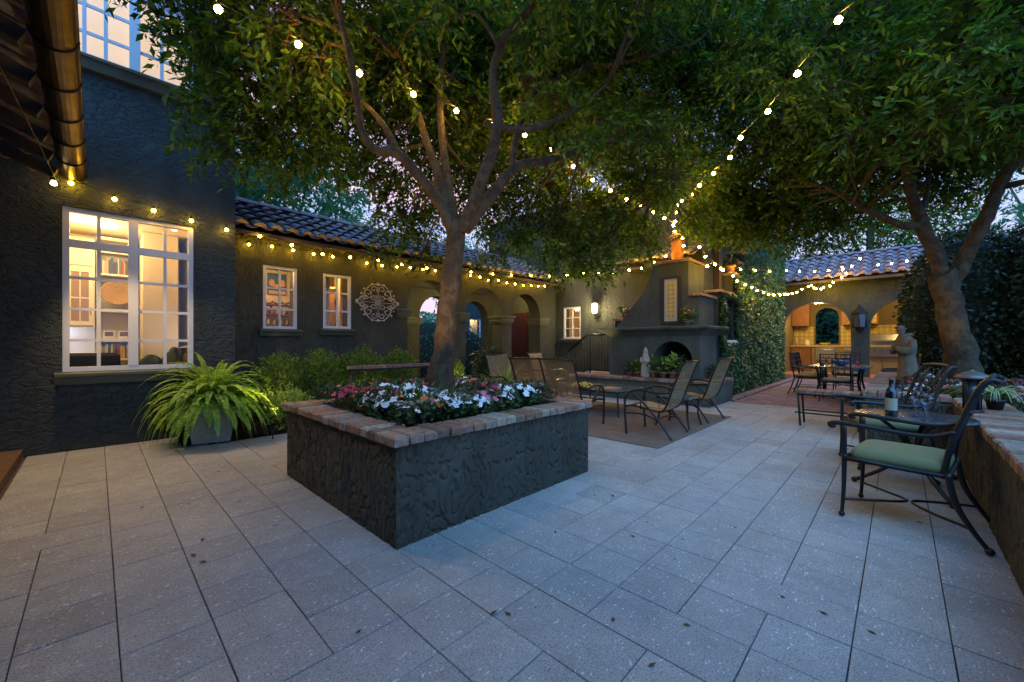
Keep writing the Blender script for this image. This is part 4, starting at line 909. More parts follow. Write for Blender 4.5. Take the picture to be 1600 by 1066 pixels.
# building glimpsed through the arcade
RB = thing('neighbour_wing', 'dark building with two lit windows glimpsed through the middle arch', 'building', (15, 16, 0))
wall(RB, 'Y', 15.5, .3, rect(12.7, 22, -.03, 5.2), [rect(13.0, 13.75, 1.35, 2.5), rect(14.15, 14.75, 1.35, 2.5)], M['stucco_house'])
mb = MB(); mb.box(12.7, 15.8, 0, 12.78, 16.6, 5.2); mb.box(12.7, 15.5, 5.2, 22, 16.6, 5.4); mb.box(12.78, 16.5, 0, 22, 16.6, 5.2); wpart('side_wall', mb, M['stucco_house'], RB)
for u0, u1 in ((13.0, 13.75), (14.15, 14.75)): window(RB, 'Y', 15.5, u0, u1, 1.35, 2.5, us=((u0 + u1) / 2,), zs=(1.73, 2.12), fw=.05)
open_room(RB, 12.85, 15.6, 15.81, 16.44, .3, 3, skip='S'); point('hall_light', (13.9, 16.1, 2.7), 22, (1, .72, .4), .15)

# ================================================================== PLANTERS
def brick_run(mb, x0, x1, y0, y1, z0, z1, along):     # single course laid across the wall
    p = .102; a0, a1 = (x0, x1) if along == 'X' else (y0, y1); a = a0
    while a < a1 - .03:
        w_ = p * random.uniform(.93, 1.06); b = min(a + w_, a1); j = random.uniform(-.006, .006)
        if along == 'X': mb.cbox(a + .002, y0 + j, z0, b - .002, y1 + j, z1 + random.uniform(-.004, .004), .011, .003)
        else: mb.cbox(x0 + j, a + .002, z0, x1 + j, b - .002, z1 + random.uniform(-.004, .004), .011, .003)
        a = b + .004
from mathutils import noise as MNZ
def relief(mb, runs, z0, z1, st=.0062):
    for (a, b) in runs:
        a = Vector((a[0], a[1], 0)); b = Vector((b[0], b[1], 0)); L_ = (b - a).length; d = (b - a) / L_; n_ = Vector((d.y, -d.x, 0))
        nu, nv = int(L_ / st), int((z1 - z0) / st); base = len(mb.v)
        for j in range(nv + 1):
            for i in range(nu + 1):
                p = a + d * (L_ * i / nu) + Vector((0, 0, z0 + (z1 - z0) * j / nv)); u = L_ * i / nu + a.x * 3.1 + a.y * 1.7
                w1 = MNZ.noise(Vector((u * 4, p.z * 4, 3.1))) * .6
                g1 = abs(MNZ.noise(Vector((u * 20 + w1, p.z * 9 + w1, 0)))); g2 = abs(MNZ.noise(Vector((u * 24 - w1, p.z * 12, 9.3)))); ms_ = MNZ.noise(Vector((u * 6, p.z * 5, 5.5)))
                dep = .018 * math.exp(-(g1 / .10) ** 2) * (1 if ms_ > -.05 else .08) + .013 * math.exp(-(g2 / .085) ** 2) * (1 if ms_ < -.1 else .05)
                e_ = 0 if i in (0, nu) else 1
                off = (-dep + .002 * MNZ.noise(p * 30)) * e_
                mb.v.append(tuple(p + n_ * off))
        for j in range(nv):
            for i in range(nu): k = base + j * (nu + 1) + i; mb.f.append((k, k + 1, k + nu + 2, k + nu + 1)); mb.sm.append(True)
PL = thing('square_planter', 'square rough stucco planter with brick cap around the tree in centre', 'planter', (2.3, 3.15, 0))
mb = MB(); x0, x1, y0, y1, t = 1.26, 3.34, 2.19, 4.19, .2
mb.prism(rect(x0 + .03, x1 - .03, y0 + .03, y1 - .03), [rect(x0 + t, x1 - t, y0 + t, y1 - t)], lambda u, v_, d: (u, v_, -.02 + d), .65); relief(mb, [((x0, y0), (x1, y0)), ((x0, y1), (x0, y0)), ((x1, y0), (x1, y1)), ((x1, y1), (x0, y1))], 0, .63); wpart('stucco_wall', mb, M['stucco_rough'], PL)
mb = MB(); o_ = .035; i_ = .21
brick_run(mb, x0 - o_, x1 + o_, y0 - o_, y0 + i_, .631, .686, 'X'); brick_run(mb, x0 - o_, x1 + o_, y1 - i_, y1 + o_, .631, .686, 'X')
brick_run(mb, x0 - o_, x0 + i_, y0 + i_ + .008, y1 - i_ - .008, .631, .686, 'Y'); brick_run(mb, x1 - i_, x1 + o_, y0 + i_ + .008, y1 - i_ - .008, .631, .686, 'Y')
wpart('brick_cap', mb, M['brick'], PL)
mb = MB(); nn_ = 16
for i in range(nn_):
    for j in range(nn_):
        f_ = lambda a, b: (x0 + t + (x1 - x0 - 2 * t) * a / nn_, y0 + t + (y1 - y0 - 2 * t) * b / nn_, .60 + .05 * math.sin(PI * a / nn_) * math.sin(PI * b / nn_) + .01 * math.sin(a * 2.3 + b * 1.7))
        mb.quad([f_(i, j), f_(i + 1, j), f_(i + 1, j + 1), f_(i, j + 1)], True)
wpart('soil', mb, M['soil'], PL)

RBED = thing('raised_bed', 'long raised stucco bed with wide brick cap along the right side', 'planter', (4, -.8, 0))
mb = MB(); mb.prism([(-3.2, -.47), (6.85, -.47), (6.85, .30), (11.9, .30), (11.9, .08), (7.12, .08), (7.12, -.75), (-3.2, -.75)], [], lambda u, v_, d: (u, v_, -.03 + d), .605); relief(mb, [((6.82, -.44), (.4, -.44)), ((6.82, .30), (6.82, -.44))], 0, .575); wpart('stucco_wall', mb, M['stucco_rough'], RBED)
mb = MB(); brick_run(mb, -3.2, 6.80, -.80, -.44, .576, .64, 'X'); brick_run(mb, 6.81, 7.15, -.44, .335, .576, .64, 'Y'); brick_run(mb, 7.155, 11.9, .05, .335, .576, .64, 'X'); wpart('brick_cap', mb, M['brick'], RBED)
mb = MB(); mb.quad([(-3.2, -9, .50), (18, -9, .50), (18, -.78, .50), (-3.2, -.78, .50)]); mb.quad([(7.0, -.78, .501), (11.9, -.78, .501), (11.9, .1, .501), (7.0, .1, .501)]); wpart('soil', mb, M['soil'], RBED)

# ================================================================== TREES
# path of the two strings hung through the canopy: twigs are kept clear of them
def fit(pix, D0, D1):
    r0 = (pix[0][0] - 800) / FPX * D0; r1 = (pix[-1][0] - 800) / FPX * D1; out_ = []
    for px, py in pix:
        k = (px - 800) / FPX; t_ = (k * D0 - r0) / ((r1 - r0) - k * (D1 - D0)); out_.append(P(px, py, D0 + (D1 - D0) * t_))
    return out_
A1 = fit([(341, 14), (466, 69), (562, 114), (646, 147), (713, 173), (771, 194), (820, 211), (862, 233), (896, 260), (926, 281), (954, 298), (979, 312), (1001, 323), (1021, 332), (1038, 341), (1052, 352)], 3.0, 9.0)
A2 = fit([(1310, 31), (1246, 115), (1200, 174), (1157, 215), (1141, 246), (1115, 271), (1093, 290), (1083, 303), (1066, 314), (1059, 320), (1056, 332), (1055, 346), (1054, 362)], 3.2, 9.05)
SB = np.array([tuple(p) for p in A1 + A2])
def clear_of_strings(c):
    ok = np.ones(len(c), bool); px, py, D = proj(c); bx, by, bd = proj(SB)
    for k in range(len(SB)):
        ok &= np.linalg.norm(c - SB[k], axis=1) > .26
        rad = 8 + 34 / bd[k]
        ok &= ~((np.hypot(px - bx[k], py - by[k]) < rad) & (D < bd[k]))
    return ok
def branch_mesh(mb, pts, radii, n=5, seg=9, wob=.0):
    sp = smooth_path(pts, n); rr = lerp_list(radii, len(sp))
    for i in range(1, len(sp) - 1):
        if wob: sp[i] = sp[i] + Vector((random.uniform(-wob, wob), random.uniform(-wob, wob), random.uniform(-wob, wob))) * rr[i] * 4
        rr[i] *= random.uniform(.93, 1.08)
    mb.tube(sp, rr, seg); return sp
def make_crown(name, root, clumps, m, leaf=(.065, .024), nl=9, L_=.26, per=60, avoid=None, seed=1, twig=False):
    cs, ds = [], []
    for (c_, r, k) in clumps:
        n = int(per * k * r ** 2)
        b = rand_ball(n, .45); c__ = np.array(c_)[None] + b * r * np.array([1, 1, .62])
        out_ = nrm(b * [1, 1, .5] + RNG.normal(size=(n, 3)) * .5 + [0, 0, -.25]); cs.append(c__); ds.append(out_)
    c = np.concatenate(cs); d = np.concatenate(ds)
    if avoid is not None:
        keep = avoid(c) & clear_of_strings(c + d * L_ * .5); c, d = c[keep], d[keep]
    Q = sprays(c, d, nl, L_, leaf)
    w_ = np.array(root.location); Q = Q - w_
    if twig:
        sd_ = nrm(np.cross(d, nrm(RNG.normal(size=d.shape)))); e1 = c - d * .12; e2 = c + d * L_ * .5 + [0, 0, -.01]; e3 = c + d * L_ + [0, 0, -L_ * .25]
        T_ = np.concatenate([np.stack([e1 - sd_ * .004, e1 + sd_ * .004, e2 + sd_ * .003, e2 - sd_ * .003], 1), np.stack([e2 - sd_ * .003, e2 + sd_ * .003, e3 + sd_ * .0015, e3 - sd_ * .0015], 1)])
        link('twigs', quads_mesh('twigs', T_ - w_), M['bark'], root)
    return link(name, quads_mesh(name, Q), m, root), len(Q)
def twigs(mb, clumps, skel, r0=.02):
    used_ = {}
    for (c_, r, k) in clumps:
        cv = Vector(c_); free_ = [p for p in skel if used_.get(tuple(p), 0) < 2] or skel; best = min(free_, key=lambda p: (p - cv).length + max(0, p.z - cv.z) * .6)
        if (best - cv).length > 2.4: continue
        used_[tuple(best)] = used_.get(tuple(best), 0) + 1; midp = (best + cv) / 2 + Vector((random.uniform(-.15, .15), random.uniform(-.15, .15), .12))
        branch_mesh(mb, [best, midp, cv], [r0 * (1 + .4 * r), r0 * .7, .006], 4, 6)
        for q_ in range(4):
            e_ = cv + Vector((random.gauss(0, 1), random.gauss(0, 1), random.gauss(-.1, .4))).normalized() * r * .8
            branch_mesh(mb, [cv.lerp(best, .3), (cv + e_) / 2 + Vector((0, 0, .05)), e_], [.011, .008, .003], 3, 5)

T1 = thing('courtyard_tree', 'large multi-branched shade tree growing from the square planter', 'tree', (2.38, 3.28, .6))
mb = MB(); skel = []
def add(pts, radii, sk=True, wob=.03, seg=11):
    if seg < 12: radii = [x * .72 for x in radii]
    s_ = branch_mesh(mb, [P(*p) for p in pts], radii, 5, seg, wob)
    if sk: skel.extend(s_[::2])
add([(684, 628, 3.98), (693, 560, 4.0), (700, 480, 4.02), (708, 410, 4.03), (714, 345, 4.05)], [.165, .114, .102, .096, .092], seg=18)
add([(713, 375, 4.05), (690, 322, 4.0), (652, 272, 3.9), (618, 238, 3.8), (588, 234, 3.72), (566, 208, 3.68), (557, 150, 3.6), (546, 88, 3.5), (530, 20, 3.4), (515, -60, 3.3), (500, -150, 3.2)], [.095, .075, .07, .062, .055, .05, .045, .042, .036, .028, .015])
add([(622, 243, 3.82), (604, 203, 3.9), (575, 168, 4.1), (532, 140, 4.3), (480, 118, 4.5), (420, 110, 4.7)], [.05, .042, .034, .028, .02, .01])
add([(700, 350, 4.1), (690, 290, 4.3), (668, 225, 4.5), (648, 165, 4.7), (612, 110, 4.9), (570, 88, 5.1), (520, 85, 5.4)], [.085, .07, .058, .05, .04, .028, .014])
add([(712, 360, 4.05), (698, 270, 4.4), (688, 180, 4.7), (690, 90, 4.9), (702, 0, 5.0), (706, -90, 5.1)], [.075, .066, .055, .046, .034, .02])
add([(722, 362, 4.03), (745, 300, 3.95), (768, 240, 3.9), (777, 190, 3.85), (770, 120, 3.85), (786, 65, 3.8), (832, 8, 3.7), (872, -60, 3.6), (900, -140, 3.5)], [.10, .085, .075, .072, .058, .054, .045, .034, .02])
add([(778, 200, 3.85), (820, 203, 3.9), (862, 190, 4.1), (905, 168, 4.4), (950, 130, 4.8)], [.055, .046, .036, .026, .014])
add([(775, 200, 3.85), (757, 192, 3.8)], [.045, .03], False)
add([(726, 358, 4.08), (768, 304, 4.2), (806, 262, 4.3), (858, 250, 4.5), (905, 236, 4.8), (955, 222, 5.2), (1008, 214, 5.6), (1042, 235, 5.9), (1060, 290, 6.0)], [.10, .086, .072, .06, .052, .045, .038, .028, .012])
add([(800, 268, 4.28), (806, 215, 4.5), (826, 160, 4.8), (850, 100, 5.2), (880, 40, 5.6), (900, -30, 6.0)], [.06, .052, .045, .038, .028, .015])
add([(828, 160, 4.8), (900, 112, 5.3), (975, 98, 5.7), (1040, 80, 6.1), (1085, 68, 6.4), (1120, 40, 6.7), (1180, 18, 7.0)], [.05, .046, .042, .04, .034, .026, .014])
add([(905, 236, 4.8), (940, 190, 5.3), (1000, 150, 6.0), (1050, 150, 6.6)], [.04, .034, .024, .012])
add([(700, -10, 5.0), (760, -60, 5.3), (850, -80, 5.8)], [.03, .024, .012])
cl1 = []
# left skirt, near the house wall
for a in [(330, 40, 4.3, .42), (372, 105, 4.2, .42), (352, 175, 4.5, .34), (345, 235, 4.6, .22), (395, 30, 3.9, .45), (420, 150, 4.3, .42), (400, 210, 4.6, .35), (470, 60, 4.0, .42), (455, 125, 4.6, .4), (470, 205, 4.8, .42), (430, 265, 5.2, .2), (520, 150, 5.0, .42), (500, 240, 5.2, .28), (545, 190, 5.4, .42), (480, 10, 3.8, .4), (560, 30, 4.6, .45), (590, 90, 5.2, .5), (600, 160, 5.6, .5), (625, 60, 5.0, .45), (560, 255, 5.6, .24), (610, 245, 5.8, .42), (580, 290, 5.6, .16), (640, 300, 6.0, .42), (620, 350, 6.0, .34), (655, 350, 6.2, .30), (600, 395, 6.2, .15), (664, 400, 6.2, .18), (318, 90, 4.5, .28),
          (655, 200, 5.8, .5), (700, 140, 6.0, .5), (650, 30, 5.4, .5), (720, 50, 5.8, .5), (740, 170, 5.8, .45), (735, 250, 6.0, .42), (760, 310, 6.3, .35), (790, 30, 5.6, .5), (800, 110, 6.2, .5), (830, 60, 4.6, .34), (860, 20, 4.8, .42), (870, 120, 6.0, .5), (840, 190, 6.2, .42), (840, 300, 6.6, .45), (790, 350, 6.8, .42), (775, 400, 6.9, .25), (850, 370, 6.8, .50), (900, 330, 6.6, .45), (900, 60, 5.6, .5), (920, 170, 5.8, .45), (920, 260, 6.4, .45), (880, 410, 7.0, .36), (930, 390, 7.0, .45), (960, 330, 6.8, .42), (970, 280, 6.8, .42), (935, 420, 7.0, .20), (960, 30, 5.8, .5), (960, 130, 6.4, .5), (985, 200, 6.6, .5), (1010, 60, 6.2, .5), (1010, 350, 7.2, .42), (1000, 385, 7.3, .26), (1030, 290, 6.9, .42), (1060, 20, 6.6, .55), (1060, 130, 7.0, .55), (1050, 210, 7.0, .5), (1085, 260, 7.3, .5), (1100, 320, 7.5, .5), (1070, 345, 7.4, .25), (1110, 70, 7.0, .55), (1120, 170, 7.4, .6), (1150, 240, 8.0, .5), (1130, 350, 8.0, .36),
          (950, 208, 4.9, .24), (1000, 200, 5.3, .30), (1045, 225, 5.5, .30), (905, 222, 4.5, .16), (1062, 280, 5.7, .28),
          (500, 100, 3.7, .28), (440, 30, 3.4, .25), (860, 150, 4.3, .22), (890, 190, 4.6, .25), (820, 130, 4.4, .2), (700, 15, 3.9, .24), (850, 230, 4.7, .18)]:
    cl1.append((tuple(P(*a[:3])), a[3], 1.0))
for px_ in range(690, 1150, 52):
    for py_ in range(5, 300, 58): cl1.append((tuple(P(px_ + random.uniform(-18, 18), py_ + random.uniform(-18, 18), random.uniform(6.6, 7.8))), .55, .62))
for px_, py_ in ((1080, 300), (1120, 300), (1160, 320), (1190, 340), (1140, 270), (1210, 310), (1100, 340), (900, 360), (960, 370), (1000, 330), (1160, 355)): cl1.append((tuple(P(px_, py_, 8.1)), .46, 1.0))
for _ in range(70):                                  # upper dome, above what the picture shows
    b = rand_ball(1, .3)[0]; c_ = (2.7 + b[0] * 4.2, 3.7 + b[1] * 3.4, 5.7 + b[2] * 1.5)
    if c_[1] > 6.4 and c_[0] < 1.6: continue
    cl1.append((c_, random.uniform(.5, .8), .45))
def avoid_view(c):
    px, py, D = proj(c); dist = np.linalg.norm(c - np.array([0, 0, CH]), axis=1)
    bad = (D < 3.3) & (py > -60)
    bad |= (D < 4.6) & (px > 540) & (px < 830) & (py > -10) & (RNG.uniform(size=len(c)) < .8)
    return ~bad & ~((c[:, 1] > 6.7) & (c[:, 0] < 1.55))
twigs(mb, cl1, skel)
wpart('trunk', mb, M['bark'], T1)
o, k1 = make_crown('crown', T1, cl1, M['leaf'], (.102, .040), 9, .30, 600, avoid_view, twig=True)

T2 = thing('right_tree', 'forked shade tree growing in the raised bed at right', 'tree', (8.0, -.72, .5))
mb = MB(); skel = []
add([(1515, 640, 5.6), (1508, 590, 5.6), (1494, 520, 5.6), (1480, 460, 5.6), (1472, 425, 5.6)], [.24, .185, .158, .148, .135], seg=18)
add([(1480, 450, 5.6), (1458, 390, 5.55), (1438, 345, 5.5), (1424, 300, 5.5), (1413, 240, 5.5), (1410, 180, 5.5), (1402, 100, 5.4), (1390, 20, 5.3), (1380, -60, 5.2)], [.13, .12, .11, .085, .075, .065, .05, .036, .02])
add([(1441, 352, 5.5), (1410, 352, 5.5), (1370, 335, 5.6), (1325, 312, 5.7), (1285, 290, 6.0)], [.08, .07, .062, .04, .014])
add([(1482, 455, 5.6), (1510, 400, 5.5), (1540, 340, 5.3), (1562, 290, 5.2), (1585, 255, 5.1), (1640, 210, 4.9), (1700, 140, 4.7)], [.14, .12, .11, .095, .085, .07, .05])
add([(1566, 292, 5.2), (1610, 282, 5.0), (1660, 270, 4.8)], [.06, .05, .04])
add([(1412, 240, 5.5), (1380, 200, 5.6), (1350, 150, 5.8), (1340, 80, 6.0), (1345, 0, 6.2)], [.05, .042, .035, .028, .015])
add([(1412, 245, 5.5), (1445, 218, 5.4), (1470, 190, 5.2), (1500, 120, 4.9), (1520, 40, 4.6)], [.045, .038, .03, .02, .01])
add([(1436, 340, 5.5), (1450, 295, 5.7), (1452, 250, 5.9), (1480, 200, 6.2)], [.05, .04, .03, .015])
cl2 = []
for a in [(1175, 120, 7.4, .6), (1180, 200, 7.2, .5), (1190, 280, 7.4, .55), (1150, 310, 8.0, .45), (1180, 345, 8.2, .36), (1230, 180, 6.6, .5), (1230, 240, 6.8, .5), (1235, 320, 7.2, .5), (1215, 365, 7.6, .28), (1280, 90, 6.6, .5), (1290, 170, 6.2, .5), (1285, 240, 6.2, .5), (1280, 320, 7.0, .42), (1250, 370, 7.6, .22), (1330, 40, 6.2, .5), (1330, 120, 6.0, .5), (1340, 210, 5.9, .45), (1335, 280, 6.2, .42), (1330, 340, 7.0, .30), (1380, 60, 5.8, .5), (1385, 140, 5.8, .5), (1390, 240, 6.1, .42), (1385, 300, 6.3, .32), (1440, 20, 5.2, .5), (1440, 100, 5.2, .45), (1440, 180, 5.6, .45), (1470, 250, 6.0, .42), (1460, 300, 6.4, .26), (1490, 60, 4.4, .42), (1500, 140, 4.8, .42), (1500, 215, 5.6, .42), (1530, 20, 4.0, .4), (1545, 100, 4.3, .42), (1545, 180, 4.8, .4), (1530, 250, 5.8, .36), (1520, 300, 6.4, .22), (1590, 50, 4.0, .45), (1590, 140, 4.2, .4), (1590, 210, 5.6, .36), (1640, 100, 4.0, .45), (1640, 190, 4.4, .42), (1680, 30, 4.0, .5), (1270, 20, 7.2, .45), (1210, 60, 7.6, .35), (1170, 40, 7.6, .4), (1220, 100, 7.8, .25),
          (1480, 170, 3.8, .22), (1430, 230, 4.6, .25), (1395, 190, 4.6, .22), (1560, 60, 3.4, .25), (1500, 90, 3.5, .22), (1330, 210, 4.8, .2), (1580, 160, 3.5, .2), (1300, 150, 5.0, .25), (1350, 90, 4.8, .25)]:
    cl2.append((tuple(P(*a[:3])), a[3], 1.0))
for px_ in range(1180, 1640, 55):
    for py_ in range(5, 270, 58): cl2.append((tuple(P(px_ + random.uniform(-18, 18), py_ + random.uniform(-18, 18), random.uniform(6.6, 7.6))), .5, .6))
for _ in range(60):
    b = rand_ball(1, .3)[0]; c_ = (8.2 + b[0] * 4.0, -.6 + b[1] * 4.0, 5.9 + b[2] * 1.5); cl2.append((c_, random.uniform(.5, .85), .4))
def avoid2(c):
    px, py, D = proj(c); return ~((D < 3.0) & (py > -60) & (D > 0)) & ~((D < 5.2) & (px > 1500) & (px < 1600) & (py > 190) & (RNG.uniform(size=len(c)) < .8))
twigs(mb, cl2, skel)
wpart('trunk', mb, M['bark'], T2)
o, k2 = make_crown('crown', T2, cl2, M['leaf'], (.104, .041), 9, .30, 570, avoid2, twig=True)
print('leaves', k1, k2)

def bg_tree(loc, h, r, label, m, n=5, leaf=(.16, .075), per=120, name='background_tree', group=None, lean=0, k=1.0):
    t = thing(name, label, 'tree', loc, 0, group); mb = MB(); l = Vector(loc); cl = []
    branch_mesh(mb, [l, l + Vector((.1, 0, h * .3)), l + Vector((lean, .1, h * .6)), l + Vector((lean, 0, h * .9))], [.22, .18, .12, .03], 4, 8)
    for i in range(n):
        a = i * 2.4; rr = r * random.uniform(.25, .95); z = h * random.uniform(.45, .98)
        c_ = l + Vector((rr * math.cos(a) + lean, rr * math.sin(a), z)); cl.append((tuple(c_), r * random.uniform(.3, .5), k))
        branch_mesh(mb, [l + Vector((lean * .5, 0, z * .55)), (l + c_) / 2 + Vector((0, 0, z * .25)), c_], [.09, .05, .015], 4, 6)
    wpart('trunk', mb, M['bark_dark'], t)
    make_crown('crown', t, cl, m, leaf, 7, .42, per); return t
bg_tree((4.6, 15.5, 0), 7.6, 3.6, 'teal feathery tree behind the tiled wing, nearest the house block', M['leaf_far'], 18, (.19, .085), 130)
bg_tree((7.0, 17.5, 0), 5.4, 2.8, 'lower green tree on the skyline above the middle of the wing', M['leaf_far'], 12, (.19, .09), 110)
bg_tree((17.5, 18, 0), 7.5, 4.0, 'broad green tree behind the arcade, right of the planter trunk', M['leaf_far'], 14, (.20, .09), 60)
bg_tree((26, 5.5, 0), 11, 4.5, 'dark tree rising just right of the ivy wall', M['leaf'], 12, (.22, .09), 50)
bg_tree((27, 1.0, 0), 10, 4.5, 'dark spreading tree behind the middle of the pavilion roof', M['leaf'], 12, (.22, .09), 50)
bg_tree((27, -4.5, 0), 9.5, 4.5, 'dark tree behind the right end of the pavilion roof', M['leaf_far'], 12, (.22, .09), 45)
bg_tree((25, -11, 0), 9, 4.5, 'tree behind the clipped hedge at far right', M['leaf_far'], 12, (.22, .09), 45)
# distant foliage mass beyond the arcade openings
def hedge_mass(name, ells, m, n_per, leaf, label, cat, core=True, group=None):
    c0 = Vector(ells[0][0]); t = thing(name, label, cat, (c0.x, c0.y, 0), 0, group)
    Q = []
    mb = MB()
    for (c_, r_) in ells:
        n = int(n_per * (r_[0] * r_[1] + r_[1] * r_[2] + r_[0] * r_[2]) / 3)
        b = nrm(RNG.normal(size=(n, 3))); rad = 1 + RNG.normal(size=(n, 1)) * .035 + .05 * np.sin(b[:, :1] * 9 + b[:, 2:] * 7)
        c = np.array(c_) + b * np.array(r_) * rad
        keep = c[:, 2] > .02
        for (c2, r2) in ells:
            if c2 is c_: continue
            keep &= (((c - np.array(c2)) / (np.array(r2) * .93)) ** 2).sum(1) > 1
        c = c[keep]; b = b[keep]; n = len(c)
        ax = nrm(RNG.normal(size=(n, 3)) + b * .8); no = nrm(b + RNG.normal(size=(n, 3)) * .6)
        Q.append(leaves_at(c, ax, no, leaf[0] * RNG.uniform(.7, 1.25, n), leaf[1] * RNG.uniform(.7, 1.25, n)))
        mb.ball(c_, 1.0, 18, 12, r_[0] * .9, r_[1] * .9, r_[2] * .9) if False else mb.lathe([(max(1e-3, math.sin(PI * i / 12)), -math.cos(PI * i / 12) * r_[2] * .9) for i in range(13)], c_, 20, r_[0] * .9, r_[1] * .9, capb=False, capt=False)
    if core: wpart('dark_core', mb, mat(name + '_core', (.010, .014, .006), .95), t)  # near-black solid core filling each mass behind its leaves
    link('foliage', quads_mesh('foliage', np.concatenate(Q) - np.array(t.location)), m, t); return t
hedge_mass('rear_hedge', [((9.5, 13.6, .7), (3.5, .7, 1.55)), ((6, 13.4, .7), (2.5, .7, 1.6))], M['leaf_far'], 1100, (.09, .05), 'green hedge beyond the arcade openings', 'hedge')
hedge_mass('tall_hedge', [((13.0, -1.05, 1.9), (1.2, 1.0, 1.75)), ((12.6, -2.4, 1.9), (1.3, 1.2, 1.9)), ((12.0, -4.0, 2.0), (1.5, 1.4, 1.95)), ((11.6, -6.0, 2.0), (1.6, 1.6, 2.0))], M['leaf_hedge'], 5200, (.10, .055), 'tall dark rounded clipped hedge at right behind the forked tree', 'hedge')
for a in [(1, 0)]:
    hedge_mass('distant_trees', [((34, 12, 2.5), (6, 7, 4.5)), ((36, -2, 2.5), (6, 8, 4.2)), ((32, -16, 2.5), (8, 7, 4.6)), ((18, 30, 1), (9, 5, 2.6)), ((4, 30, 2), (8, 5, 3.6))], M['leaf_far'], 260, (.5, .24), 'far wooded backdrop beyond the roofs', 'woods')['kind'] = 'stuff'

# ================================================================== PLANTING
def shrub(name, c, r, label, m=None, leaf=(.05, .026), per=2600, group=None, stems=True):
    t = thing(name, label, 'shrub', (c[0], c[1], .03), 0, group)
    n = int(per * r[0] * r[2] * 2.2); b = rand_ball(n, .55); c_ = np.array(c) + b * np.array(r) * (1 + .13 * np.sin(b[:, :1] * 8 + 1.3) * np.cos(b[:, 1:2] * 7)); k_ = c_[:, 2] > .03; c_ = c_[k_]; b = b[k_]
    d = nrm(b + RNG.normal(size=b.shape) * .4 + [0, 0, .7])
    Q = sprays(c_, d, 5, leaf[0] * 1.9, leaf, -.1) - np.array(t.location)
    link('foliage', quads_mesh('foliage', Q), m or M['leaf_box'], t)
    mb = MB()
    for k in range(7): a = k * .9; mb.tube([(c[0] + .05 * math.cos(a), c[1] + .05 * math.sin(a), .03), (c[0] + r[0] * .5 * math.cos(a), c[1] + r[1] * .5 * math.sin(a), c[2])], .009, 5)
    wpart('stem', mb, M['bark_dark'], t); return t
shrub('box_shrub', (2.02, 7.05, .55), (.36, .30, .50), 'boxy green shrub under the left small window, nearest the big fern', None)
shrub('box_shrub', (2.62, 7.0, .58), (.34, .30, .50), 'boxy green shrub between the two small windows', None)
shrub('box_shrub', (3.35, 7.05, .55), (.45, .30, .55), 'wide bright shrub under the right small window', None)
shrub('box_shrub', (4.15, 7.1, .58), (.34, .28, .52), 'dark upright shrub below the iron wall medallion', None)
shrub('low_shrub', (2.6, 6.55, .24), (.48, .22, .24), 'low spreading green plant in front of the boxy shrubs', M['leaf_bed'])
shrub('low_shrub', (3.6, 6.55, .26), (.50, .24, .26), 'low spreading green plant behind the orange and yellow flowers', M['leaf_box'])
shrub('lime_shrub', (1.95, 6.42, .28), (.26, .20, .24), 'small lime green shrub at the left corner of the brick cap', M['leaf_lime'])
shrub('arch_shrub', (5.35, 7.1, .45), (.35, .3, .48), 'leafy shrub in front of the left arch beside the trunk', None)
shrub('arch_shrub', (6.5, 6.95, .5), (.50, .36, .60), 'dark rounded shrub in front of the middle arch', M['leaf_hedge'])
shrub('arch_shrub', (8.3, 7.25, .42), (.55, .28, .42), 'dark low shrub in front of the right arch', M['leaf_hedge'])
shrub('arch_shrub', (9.2, 7.1, .42), (.40, .28, .40), 'dark low shrub in the corner beside the right arch', M['leaf_hedge'])

def fern(name, loc, z0, nf, L0, label, m, cat='fern', pot=None, up=.6, wid=.055, npn=26, group=None):
    t = thing(name, label, cat, loc, 0, group); Qs = []
    mb = MB()
    for i in range(nf):
        a = i * 2.399 + random.uniform(-.2, .2); f_ = (i + .5) / nf; Ln = L0 * random.uniform(.75, 1.12); el = R(82 - 62 * f_) * 1.0
        h = Vector((math.cos(a), math.sin(a), 0)); p = Vector((0, 0, z0)) + h * .06 * f_
        d = (h * math.cos(el) + Vector((0, 0, math.sin(el)))).normalized(); pts = [p.copy()]; st = Ln / npn
        for k in range(npn):
            d = (d + Vector((0, 0, -.075 * (1 + k * .055) * up / .6)) + Vector((random.gauss(0, .012), random.gauss(0, .012), 0))).normalized(); p = p + d * st; pts.append(p.copy())
        mb.tube(pts[::4] + [pts[-1]], .0028, 4, cap=False)
        pa = np.array([tuple(v) for v in pts]); dd = nrm(pa[1:] - pa[:-1]); mid = (pa[1:] + pa[:-1]) / 2; kk = np.arange(npn) / npn
        wv_ = wid * np.sin(np.clip(kk * 1.05 + .12, 0, 1) * PI) ** .6 * (1 - kk * .35)
        s_ = nrm(np.cross(dd, np.array([0, 0, 1.]) + 1e-3)); nn2 = nrm(np.cross(s_, dd)) + RNG.normal(size=(npn, 3)) * .25
        for sg in (1, -1):
            axv = nrm(s_ * sg + dd * .35 + np.array([0, 0, -.25]) + RNG.normal(size=(npn, 3)) * .08)
            Qs.append(leaves_at(mid, axv, nrm(nn2), wv_ * RNG.uniform(.85, 1.15, npn), np.full(npn, st * 1.25)))
    link('fronds', quads_mesh('fronds', np.concatenate(Qs)), m, t); lpart('stem', mb, m, t)
    return t
